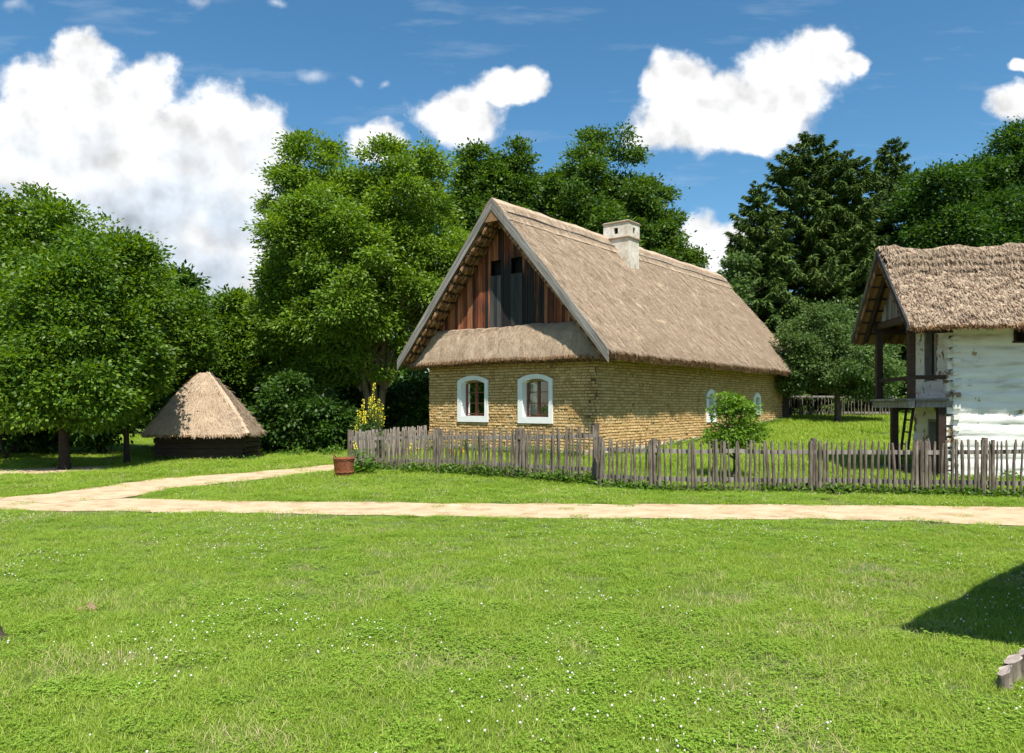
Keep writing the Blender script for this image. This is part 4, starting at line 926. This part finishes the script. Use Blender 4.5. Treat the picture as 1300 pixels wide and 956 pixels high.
leafy('mullein', 'tallest yellow mullein with a cluster of flower spikes behind the fence corner', 'flower', mx, my, 620, 1.75, .20, M['apple'], 51, .15, MG,
      [(-.02, 0, 1.65, 2.35, .05), (-.12, 0, 1.35, 1.95, .02), (.10, .05, 1.3, 1.9, .05), (.2, 0, 1.25, 1.75, .07), (-.04, -.1, 1.3, 1.9, .0), (.05, -.08, 1.2, 1.75, 0), (.27, 0, 1.1, 1.45, .05), (-.2, 0, 1.15, 1.55, -.05)], M['petal_y'])
mx, my = PX(459, 22.0), 22.0
leafy('mullein', 'shorter yellow mullein left of the tallest one', 'flower', mx, my, 380, 1.45, .2, M['apple'], 52, .12, MG, [(0, 0, 1.25, 1.92, .06), (-.08, 0, 1.15, 1.6, 0), (.07, 0, 1.2, 1.5, .02), (.12, -.1, 1.15, 1.45, -.05), (-.12, -.1, .95, 1.15, -.02)], M['petal_y'])
mx, my = G(459, 601)
leafy('mullein', 'small mullein with a drooping yellow spike outside the fence beside the basket', 'flower', mx, my, 300, .62, .2, M['weed'], 53, .17, None, [(-.13, 0, .60, .85, -.07)], M['petal_y'])
for i, (px, py, mt, lb) in enumerate(((517, 596, 'petal_y', 'yellow garden flowers near the left end of the tall fence'), (575, 596, 'petal_o', 'single orange marigold close behind the tall fence'), (700, 600, 'petal_r', 'rose bush with dark leaves behind the tall fence below the right window'))):
    x, y = G(px, py); y += .8
    leafy('garden_plant', lb, 'plant', x, y, 260, .6 if i != 1 else .3, .09, M['weed'], 60+i, .2, None, [(.0, 0, .45-.2*(i == 1), .62-.2*(i == 1), .02), (.18, .1, .35, .5, 0), (-.15, 0, .3, .48, .02)] if i != 2 else [(.1, 0, .35, .45, 0)], M[mt])
# geranium on the sill inside the right window
gpz = WIN[0][4]+.26; gc = wpt('f', WIN[0][1]-.22, gpz, -.24)
t = root('potted_geranium', tuple(gc), 'red flowering geranium in a pot behind the right front window', 'plant')
m = MB(); m.tube([gc, gc+Z*.12], [.04, .055], 10); m.build('pot', M['tile'], t)
n = 120; P = gc+Z*.2+R.normal(0, .05, (n, 3)); V = quads(P, unit(R.normal(0, 1, (n, 3))), unit(R.normal(0, 1, (n, 3))), np.full((n, 1), .07), .06); arrobj('foliage', V, np.arange(len(V)).reshape(-1, 4), M['weed'], t, var=R.random(n))
n = 60; P = gc+Z*.27+R.normal(0, .03, (n, 3)); V = quads(P, unit(R.normal(0, 1, (n, 3))), unit(R.normal(0, 1, (n, 3))), np.full((n, 1), .05), .05); arrobj('blossom', V, np.arange(len(V)).reshape(-1, 4), M['petal_r'], t, var=R.random(n))

# weeds along the foot of the fences and walls: uncountable, one object
rng = np.random.default_rng(77); PP = []
def strip(a, b, n, w, h):
    a, b = np.asarray(a)[:2], np.asarray(b)[:2]; c = rng.random((max(3, int(n/40)), 1)); c = np.repeat(c, 40, 0)
    p = a+(b-a)*c+rng.normal(0, .10, (len(c), 2))+rng.normal(0, w, (len(c)//40, 2)).repeat(40, 0); hh = np.repeat(rng.uniform(.3, 1.2, len(c)//40), 40)*h
    PP.append(np.c_[p, terr(p[:, 0], p[:, 1])+rng.random(len(p))*hh])
for a, b in zip((P0, P1, P2), (P1, P2, P3)): strip(a, b, 2600, .09, .26)
for a, b in zip(Q[:-1], Q[1:]): strip(a, b, 1500, .06, .17)
strip(hp(-.3, 0, 0), hp(-.3, HL, 0), 3800, .10, .22); strip(hp(0, -.4, 0), hp(HW, -.4, 0), 3500, .2, .35)
strip(gp(0, -.4, 0), gp(4, -.4, 0), 1500, .15, .22); strip((hx0, hy0-.1), (hx1+.4, hy0-.1), 900, .06, .14)
strip(G(200, 572), G(425, 578), 2600, .35, .3)
P = np.vstack(PP); n = len(P); a = rng.random(n)*6.283; Dr = unit(np.stack([np.cos(a), np.sin(a), rng.uniform(0, .9, n)], 1)); Nn = unit(Z+rng.normal(0, .4, (n, 3))); L_ = .10*rng.uniform(.5, 1.3, (n, 1))
V = quads(P, Dr, Nn, L_, L_*.45); w = arrobj('weeds', V, np.arange(len(V)).reshape(-1, 4), M['weed'], var=rng.random(n)); tag(w, 'low leafy weeds along the foot of the fences and walls', 'weeds', kind='stuff')

# ------------------------------------------------------------------ small things on the lawn
def lumps(mb, c, r, hgt, seed, n=26, m=12):
    V = np.zeros((n, m, 3)); 
    for i in range(n):
        for j in range(m):
            t = 2*math.pi*i/(n-1); f = j/(m-1); rr = r*f*(1+.2*math.sin(3*t+seed)+.1*math.sin(7*t)); z = hgt*math.cos(f*math.pi/2)*(1+.5*float(vnoise(math.cos(t)*f*4, math.sin(t)*f*4, seed)))
            V[i, j] = (c[0]+rr*math.cos(t), c[1]+rr*math.sin(t)*.8, c[2]+z-.012)
    mb.grid(V, 0)
c = G(113, 774); m = MB(); lumps(m, (c[0], c[1], .0), .115, .055, 3); o = m.build('molehill', M['soil']); tag(o, 'small brown heap of dry soil on the lawn at lower left', 'molehill')
c = G(-9, 812); m = MB(); lumps(m, (c[0], c[1], 0), .12, .11, 9); o = m.build('stone', M['bark']); tag(o, 'brown stone cut by the left edge of the frame on the lawn', 'stone')
# logs at the lower right corner
lgs = [(1277, 4.85, 851, .048, 'lowest split log stump at the lower right corner of the lawn'), (1287, 4.98, 836, .055, 'middle split log stump at the lower right corner'), (1304, 5.1, 826, .05, 'tallest split log stump cut by the right edge of the frame')]
for i, (px, D, py, r, lb) in enumerate(lgs):
    X = PX(px, D); z = PZ(py, D); t = root('log_stump', (X, D, 0), lb, 'log', 'split log stumps at the lower right')
    m = MB(); n = 12; rr = [r*(1+.12*math.sin(2*a+i)+.06*math.sin(5*a)) if a < 4.1 else r*.72 for a in np.linspace(0, 2*math.pi, n, endpoint=False)]
    Vr = []
    for z_ in np.linspace(-.06, z, 7): Vr += [(X+q*math.cos(a)+.006*R.normal(), D+q*math.sin(a)+.004*R.normal(), z_+(.03*math.cos(a) if z_ > z-.01 else 0)) for q, a in zip(rr, np.linspace(0, 2*math.pi, n, endpoint=False))]
    m.add(Vr, [(k*n+j, k*n+(j+1) % n, k*n+n+(j+1) % n, k*n+n+j) for k in range(6) for j in range(n)], 0, .45, True); m.build('bark_side', M['picket'], t)
    m = MB(); m.add([Vr[-n+j] for j in range(n)], [tuple(range(n))], 0); m.build('cut_top', M['paleplank'], t)
# log pile in the shade at the far left
D = 33; c0, c1 = PX(42, D), PX(98, D); m = MB()
t = root('log_pile', ((c0+c1)/2, D, 0), 'low stack of old logs in the shade beyond the left tree trunks', 'log pile')
for rw in range(2):
    for k in range(3-rw):
        m = MB(); yy = D+k*.24+rw*.12; zz = .12+rw*.2; m.tube([(c0+R.uniform(-.1, .1), yy, zz), ((c0+c1)/2, yy, zz+R.normal(0, .01)), (c1+R.uniform(-.1, .1), yy, zz)], .115, 9, 0, jit=.06); m.build('log', M['paleplank' if rw else 'bark'], t)

# ------------------------------------------------------------------ grass
PROTO = bpy.data.collections.new('grass_prototypes')   # not linked to the scene
def proto(name, me): o = bpy.data.objects.new(name, me); PROTO.objects.link(o)
def tuft(n, rad, h, w, seed, mat, lean=.35):
    rng = np.random.default_rng(seed); a = rng.random(n)*6.283; r = rad*np.sqrt(rng.random(n)); b = np.stack([r*np.cos(a), r*np.sin(a), np.full(n, -.005)], 1)
    t = rng.random(n)*6.283; sd = np.stack([np.cos(t), np.sin(t), np.zeros(n)], 1); ln = np.stack([-np.sin(t), np.cos(t), np.zeros(n)], 1)*np.abs(rng.normal(0, lean, n))[:, None]
    H = h*rng.uniform(.45, 1.15, (n, 1)); W = w*rng.uniform(.7, 1.3, (n, 1))
    m1 = b+Z*H*.55+ln*H*.35; tp = b+Z*H+ln*H*1.1
    V = np.concatenate([np.stack([b-sd*W, b+sd*W, m1+sd*W*.8, m1-sd*W*.8], 1), np.stack([m1-sd*W*.8, m1+sd*W*.8, tp+sd*W*.15, tp-sd*W*.15], 1)], 0).reshape(-1, 3)
    v = rng.random(n); me = arr_mesh(name_, V, np.arange(len(V)).reshape(-1, 4), np.r_[v, v]); me.materials.append(mat); return me
def cloverm(n, rad, seed):
    rng = np.random.default_rng(seed); k = n*3; a = rng.random(n)*6.283; r = rad*np.sqrt(rng.random(n)); c = np.stack([r*np.cos(a), r*np.sin(a), rng.uniform(.015, .05, n)], 1).repeat(3, 0)
    t = np.repeat(rng.random(n)*6.283, 3)+np.tile([0, 2.09, 4.19], n); d = np.stack([np.cos(t), np.sin(t), rng.uniform(-.1, .35, k)], 1); V = quads(c, unit(d), unit(Z+rng.normal(0, .2, (k, 3))), np.full((k, 1), .013), .013)
    me = arr_mesh(name_, V, np.arange(len(V)).reshape(-1, 4), rng.random(k)); me.materials.append(M['clover']); return me
name_ = 'a_grass'
proto('p0', tuft(120, .17, .045, .0021, 1, M['grass'], .5)); proto('p1', tuft(120, .17, .055, .0019, 2, M['grass'], .8)); proto('p2', tuft(100, .16, .04, .0025, 3, M['grass'], 1.1))
proto('p3', cloverm(120, .16, 4)); proto('p4', cloverm(90, .15, 5)); proto('p5', tuft(26, .17, .07, .0014, 6, M['straw_dry'], 1.2)); proto('p6', tuft(150, .20, .085, .0035, 7, M['grass'], .8))
def gnscatter(obj, coll):
    ng = bpy.data.node_groups.new('scatter', 'GeometryNodeTree'); ng.interface.new_socket('Geometry', in_out='INPUT', socket_type='NodeSocketGeometry'); ng.interface.new_socket('Geometry', in_out='OUTPUT', socket_type='NodeSocketGeometry')
    n = ng.nodes; i = n.new('NodeGroupInput'); o = n.new('NodeGroupOutput'); io = n.new('GeometryNodeInstanceOnPoints'); ci = n.new('GeometryNodeCollectionInfo'); ci.inputs[0].default_value = coll; ci.inputs[1].default_value = True; ci.inputs[2].default_value = True
    def at(nm, ty): a = n.new('GeometryNodeInputNamedAttribute'); a.data_type = ty; a.inputs[0].default_value = nm; return [s for s in a.outputs if s.enabled][0]
    l = ng.links.new; l(i.outputs[0], io.inputs['Points']); l(ci.outputs[0], io.inputs['Instance']); io.inputs['Pick Instance'].default_value = True
    l(at('idx', 'INT'), io.inputs['Instance Index']); l(at('rot', 'FLOAT_VECTOR'), io.inputs['Rotation']); l(at('scl', 'FLOAT_VECTOR'), io.inputs['Scale']); l(io.outputs[0], o.inputs[0])
    md = obj.modifiers.new('scatter', 'NODES'); md.node_group = ng
def scat(name, P, idx, rot, scl, coll):
    me = bpy.data.meshes.new(name); me.vertices.add(len(P)); me.vertices.foreach_set('co', np.ascontiguousarray(P, np.float32).ravel())
    me.attributes.new('idx', 'INT', 'POINT').data.foreach_set('value', np.asarray(idx, np.int32))
    me.attributes.new('rot', 'FLOAT_VECTOR', 'POINT').data.foreach_set('vector', np.ascontiguousarray(rot, np.float32).ravel()); me.attributes.new('scl', 'FLOAT_VECTOR', 'POINT').data.foreach_set('vector', np.ascontiguousarray(scl, np.float32).ravel())
    me.update(); o = bpy.data.objects.new(name, me); link(o); gnscatter(o, coll); return o
rng = np.random.default_rng(90); PP = []
for y0, y1, dens in ((2.3, 4.5, 230), (4.5, 7, 160), (7, 11, 95), (11, 17, 48), (17, 26, 20), (26, 48, 9)):
    hw = .70*y1+2.2; n = int(dens*2*hw*(y1-y0)); x = rng.uniform(-hw, hw, n); y = rng.uniform(y0, y1, n); k = np.abs(x) < .70*y+2; PP.append(np.c_[x[k], y[k]])
P = np.vstack(PP); x, y = P[:, 0], P[:, 1]
jx, jy = x+rng.normal(0, .09, len(x)), y+rng.normal(0, .09, len(x))
ok = ~on_path(jx, jy) | (rng.random(len(x)) < .008)
for fp in footprints: ok &= ~inpoly(x, y, fp)
bare = fbm(x*1.3+9, y*1.3, 0, 4, 71); ok &= ~((bare > .36) & (rng.random(len(x)) < .2))
P, x, y, bare = P[ok], x[ok], y[ok], bare[ok]; n = len(P); cl = fbm(x*.8, y*.8, 0, 3, 31); u = rng.random(n)
idx = np.where((u < .08+.20*sstep(-.15, .35, cl)), 3+(u*20).astype(int) % 2, (u*3).astype(int) % 3); idx = np.where(rng.random(n) < .035+.35*(bare > .33), 5, idx)
behind = (x > P0[0]+.3) & (y > np.interp(x, [P0[0], P1[0], P2[0], P3[0], Q[1][0], Q[2][0], Q[5][0]], [P0[1], P1[1], P2[1], P3[1], Q[1][1], Q[2][1], Q[5][1]])+.15)
far = sstep(9, 26, y); s = .82+far*1.05+rng.uniform(-.2, .25, n); hz = (1+.35*fbm(x*.5, y*.5, 0, 3, 44))*np.where(behind, 1.25, 1)
wide = s*(1+.4*far)
sel = behind & (rng.random(n) < .5); idx = np.where(sel, 6, idx)
rot = np.c_[rng.normal(0, .06, n), rng.normal(0, .06, n), rng.random(n)*6.283]
gobj = scat('lawn_grass', np.c_[x, y, terr(x, y)], idx, rot, np.c_[wide, wide, s*hz*np.where(sel, .8, .85)], PROTO); tag(gobj, 'short green lawn grass mixed with clover leaves', 'grass', kind='stuff')
# clover blossoms
PR2 = bpy.data.collections.new('blossom_prototypes')
m = MB(); rs = np.random.default_rng(3)
def ico(c, r, mb, mi):
    a = np.linspace(0, 2*math.pi, 7)[:-1]; V = [c+Z*r]
    for zf, rf in ((.5, .87), (-.35, .93)): V += [c+np.array([r*rf*math.cos(t+zf), r*rf*math.sin(t+zf), r*zf]) for t in a]
    V.append(c-Z*r*.8); Fc = [(0, 1+j, 1+(j+1) % 6) for j in range(6)]+[(1+j, 7+j, 7+(j+1) % 6, 1+(j+1) % 6) for j in range(6)]+[(13, 7+(j+1) % 6, 7+j) for j in range(6)]; mb.add(V, Fc, mi)
m.tube([(0, 0, 0), (0, 0, .06)], .001, 4, 1); ico(np.array([0, 0, .064]), .0095, m, 0)
me = bpy.data.meshes.new('blossom'); me.from_pydata(np.vstack(m.v).tolist(), [], m.f); me.polygons.foreach_set('material_index', m.m); me.materials.append(M['petal_w']); me.materials.append(M['grass'])
a = me.attributes.new('var', 'FLOAT', 'FACE'); a.data.foreach_set('value', np.full(len(m.f), .5, np.float32)); PR2.objects.link(bpy.data.objects.new('b0', me))
n = 16000; yy = 2.6+(17-2.6)*rng.random(n)**.8; xx = rng.uniform(-1, 1, n)*(.7*yy+1); cl = fbm(xx*.9+40, yy*.9, 0, 4, 61)+.10*vnoise(xx*.2, yy*.2, seed=4)-.12*sstep(0, -3, xx)
ok = (cl > .05) & ~on_path(xx, yy) | (rng.random(n) < .03) & ~on_path(xx, yy); xx, yy = xx[ok], yy[ok]; ok = rng.random(len(xx)) < .45; xx, yy = xx[ok], yy[ok]; n = len(xx)
fo = scat('clover_blossoms', np.c_[xx, yy, terr(xx, yy)], np.zeros(n), np.c_[rng.normal(0, .2, n), rng.normal(0, .2, n), rng.random(n)*6], np.c_[[rng.uniform(.4, .85, n)]*3].T, PR2); tag(fo, 'small white clover blossoms scattered over the lawn', 'flowers', kind='stuff')

# ------------------------------------------------------------------ sky, sun, camera
EL, AZ_ = math.radians(60.5), math.radians(165)
w = bpy.data.worlds.new('World'); scene.world = w; w.use_nodes = True; t = w.node_tree; t.nodes.clear()
out = N(t, 'ShaderNodeOutputWorld'); bg = N(t, 'ShaderNodeBackground'); bg.inputs[1].default_value = .13; L(t, bg.outputs[0], out.inputs[0])
sky = N(t, 'ShaderNodeTexSky', sky_type='NISHITA'); sky.sun_disc = False; sky.sun_elevation = EL; sky.sun_rotation = AZ_; sky.altitude = 300; sky.air_density = 1.0; sky.dust_density = .3; sky.ozone_density = 3.5
tc = N(t, 'ShaderNodeTexCoord'); sx = N(t, 'ShaderNodeSeparateXYZ'); L(t, tc.outputs['Generated'], sx.inputs[0])
def mth(op, a, b=None, c=None, clamp=False):
    n = N(t, 'ShaderNodeMath', operation=op, use_clamp=clamp)
    for i, v in enumerate((a, b, c)):
        if v is None: continue
        if isinstance(v, (int, float)): n.inputs[i].default_value = v
        else: L(t, v, n.inputs[i])
    return n.outputs[0]
yy = mth('MAXIMUM', sx.outputs[1], .05); uu = mth('DIVIDE', sx.outputs[0], yy); vv = mth('DIVIDE', sx.outputs[2], yy)
cb = N(t, 'ShaderNodeCombineXYZ'); L(t, uu, cb.inputs[0]); L(t, vv, cb.inputs[1]); uv = cb.outputs[0]
def nz(vec, scale, det, rough=.6, off=(0, 0, 0)):
    mp = N(t, 'ShaderNodeMapping'); mp.inputs['Location'].default_value = off; L(t, vec, mp.inputs[0]); n = N(t, 'ShaderNodeTexNoise', inp={'Scale': scale, 'Detail': det, 'Roughness': rough}); L(t, mp.outputs[0], n.inputs[0]); return n
wn = nz(uv, 9, 4); ws = N(t, 'ShaderNodeVectorMath', operation='SUBTRACT'); L(t, wn.outputs[1], ws.inputs[0]); ws.inputs[1].default_value = (.5, .5, .5)
wm = N(t, 'ShaderNodeVectorMath', operation='MULTIPLY_ADD'); L(t, ws.outputs[0], wm.inputs[0]); wm.inputs[1].default_value = (.055, .055, 0); L(t, uv, wm.inputs[2]); uw = wm.outputs[0]
clouds = [(100, 140, 115, 85), (120, 165, 150, 80), (200, 250, 170, 90), (230, 185, 130, 85), (318, 190, 68, 68), (30, 190, 110, 85), (150, 270, 210, 85), (105, 75, 48, 42), (290, 275, 100, 85), (270, 350, 120, 70), (190, 330, 130, 60), (185, 110, 50, 45), (50, 110, 60, 40),
          (585, 145, 66, 38), (640, 118, 42, 25), (672, 112, 24, 22), (482, 178, 44, 30),
          (852, 105, 36, 46), (860, 150, 55, 40), (915, 140, 85, 58), (985, 115, 85, 68), (1048, 72, 46, 44), (945, 172, 62, 28), (1085, 78, 18, 18), (920, 118, 62, 42), (885, 160, 82, 36), (915, 128, 80, 45), (870, 95, 44, 34), (848, 172, 50, 20),
          (885, 305, 42, 38), (925, 312, 32, 34), (905, 350, 52, 45), (1290, 128, 48, 26), (1296, 84, 20, 11)]
d = None
for cx, cy, rx, ry in clouds:
    n = N(t, 'ShaderNodeVectorMath', operation='MULTIPLY_ADD'); L(t, uw, n.inputs[0]); a, b = F_/rx, F_/ry; n.inputs[1].default_value = (a, b, 0); n.inputs[2].default_value = (-(cx-650)/F_*a, -(HZ-cy)/F_*b, 0)
    ln = N(t, 'ShaderNodeVectorMath', operation='LENGTH'); L(t, n.outputs[0], ln.inputs[0])
    d = ln.outputs['Value'] if d is None else mth('SMOOTH_MIN', d, ln.outputs['Value'], .12)
n1 = nz(uv, 15, 8, .62); n2 = nz(uv, 15, 5, .5, (-.010, -.022, 0)); n1b = nz(uv, 15, 5, .5); nb1 = nz(uv, 5, 6, .6)
field = mth('ADD', mth('SUBTRACT', 1.0, d), mth('MULTIPLY', mth('SUBTRACT', n1.outputs[0], .5), 1.2))
al = N(t, 'ShaderNodeMapRange', interpolation_type='SMOOTHSTEP', inp={1: -.08, 2: .38}); L(t, field, al.inputs[0]); alpha = al.outputs[0]
# thin wisps
wp = N(t, 'ShaderNodeMapping'); wp.inputs['Scale'].default_value = (2.2, 12, 1); wp.inputs['Rotation'].default_value = (0, 0, .08); L(t, uv, wp.inputs[0]); wn2 = N(t, 'ShaderNodeTexNoise', inp={'Scale': 2.2, 'Detail': 8, 'Roughness': .62}); L(t, wp.outputs[0], wn2.inputs[0])
wr = N(t, 'ShaderNodeMapRange', inp={1: .56, 2: .9, 4: .22}); L(t, wn2.outputs[0], wr.inputs[0])
thin = [(400, 98, 28, 12), (452, 99, 13, 8), (255, 8, 20, 10), (495, 104, 8, 7), (350, 2, 12, 6), (20, 10, 24, 12)]
d2 = None
for cx, cy, rx, ry in thin:
    n = N(t, 'ShaderNodeVectorMath', operation='MULTIPLY_ADD'); L(t, uw, n.inputs[0]); a, b = F_/rx, F_/ry; n.inputs[1].default_value = (a, b, 0); n.inputs[2].default_value = (-(cx-650)/F_*a, -(HZ-cy)/F_*b, 0)
    ln = N(t, 'ShaderNodeVectorMath', operation='LENGTH'); L(t, n.outputs[0], ln.inputs[0]); d2 = ln.outputs['Value'] if d2 is None else mth('MINIMUM', d2, ln.outputs['Value'])
f2 = mth('ADD', mth('SUBTRACT', 1.0, d2), mth('MULTIPLY', mth('SUBTRACT', n1.outputs[0], .5), 2.2)); a2 = N(t, 'ShaderNodeMapRange', interpolation_type='SMOOTHSTEP', inp={1: .0, 2: 1.9, 4: .6}); L(t, f2, a2.inputs[0])
front = N(t, 'ShaderNodeMapRange', inp={1: .08, 2: .2}); L(t, sx.outputs[1], front.inputs[0])
alpha = mth('MULTIPLY', mth('MAXIMUM', alpha, mth('MAXIMUM', a2.outputs[0], wr.outputs[0])), front.outputs[0])
# scattered clouds over the rest of the sky
gn = N(t, 'ShaderNodeTexNoise', inp={'Scale': 2.6, 'Detail': 8, 'Roughness': .6}); L(t, tc.outputs['Generated'], gn.inputs[0]); gr_ = N(t, 'ShaderNodeMapRange', interpolation_type='SMOOTHSTEP', inp={1: .54, 2: .66}); L(t, gn.outputs[0], gr_.inputs[0])
alpha = mth('MAXIMUM', alpha, mth('MULTIPLY', gr_.outputs[0], mth('SUBTRACT', 1.0, front.outputs[0])))
# relief of the clouds: sunlit from above right, greyer where deep and low
rel = mth('MULTIPLY', mth('SUBTRACT', n1b.outputs[0], n2.outputs[0]), 1.3)
deep = N(t, 'ShaderNodeMapRange', interpolation_type='SMOOTHSTEP', inp={1: .15, 2: .9}); L(t, mth('SUBTRACT', field, mth('MULTIPLY', mth('SUBTRACT', nb1.outputs[0], .5), 1.3)), deep.inputs[0])
low = N(t, 'ShaderNodeMapRange', interpolation_type='SMOOTHSTEP', inp={1: .40, 2: .22, 3: .15, 4: 1.0}); L(t, vv, low.inputs[0])
left = N(t, 'ShaderNodeMapRange', interpolation_type='SMOOTHSTEP', inp={1: -.15, 2: -.35, 3: .15, 4: 1.0}); L(t, uu, left.inputs[0])
grey = mth('MULTIPLY', mth('MULTIPLY', deep.outputs[0], low.outputs[0]), left.outputs[0])
br_ = mth('ADD', mth('SUBTRACT', 1.0, mth('MULTIPLY', grey, .26)), rel, None)
cc = N(t, 'ShaderNodeMix', data_type='RGBA'); L(t, mth('MULTIPLY', grey, 1.0, None, True), cc.inputs[0]); cc.inputs[6].default_value = (1, 1, 1, 1); cc.inputs[7].default_value = (.78, .88, 1.0, 1)
cs_ = N(t, 'ShaderNodeVectorMath', operation='SCALE'); L(t, cc.outputs[2], cs_.inputs[0]); L(t, mth('MULTIPLY', br_, 5.3), cs_.inputs[3])
hs = N(t, 'ShaderNodeHueSaturation', inp={'Hue': .489, 'Saturation': 1.2, 'Value': .72}); L(t, sky.outputs[0], hs.inputs['Color'])
mx = N(t, 'ShaderNodeMix', data_type='RGBA'); L(t, alpha, mx.inputs[0]); L(t, hs.outputs[0], mx.inputs[6]); L(t, cs_.outputs[0], mx.inputs[7]); L(t, mx.outputs[2], bg.inputs[0])

sl = bpy.data.lights.new('sun', 'SUN'); sl.energy = 4.9; sl.angle = math.radians(.53); sl.color = (1, .95, .86); so = bpy.data.objects.new('sun', sl); link(so)
sv = Vector((math.sin(AZ_)*math.cos(EL), math.cos(AZ_)*math.cos(EL), math.sin(EL))); so.rotation_euler = sv.to_track_quat('Z', 'Y').to_euler(); so.location = (0, -20, 40)
cam = bpy.data.cameras.new('camera'); co = bpy.data.objects.new('camera', cam); link(co); cam.sensor_width = 36; cam.lens = F_/1300*36; cam.shift_y = (HZ-478)/1300; cam.clip_end = 5000
co.location = (0, 0, CH); co.rotation_euler = (math.radians(90), 0, 0); scene.camera = co
scene.view_settings.view_transform = 'Standard'; scene.view_settings.look = 'None'; scene.view_settings.exposure = .68; scene.view_settings.gamma = 1
scene.render.engine = 'CYCLES'
scene.cycles.max_bounces = 6; scene.cycles.diffuse_bounces = 3; scene.cycles.glossy_bounces = 2; scene.cycles.transmission_bounces = 4; scene.cycles.transparent_max_bounces = 8
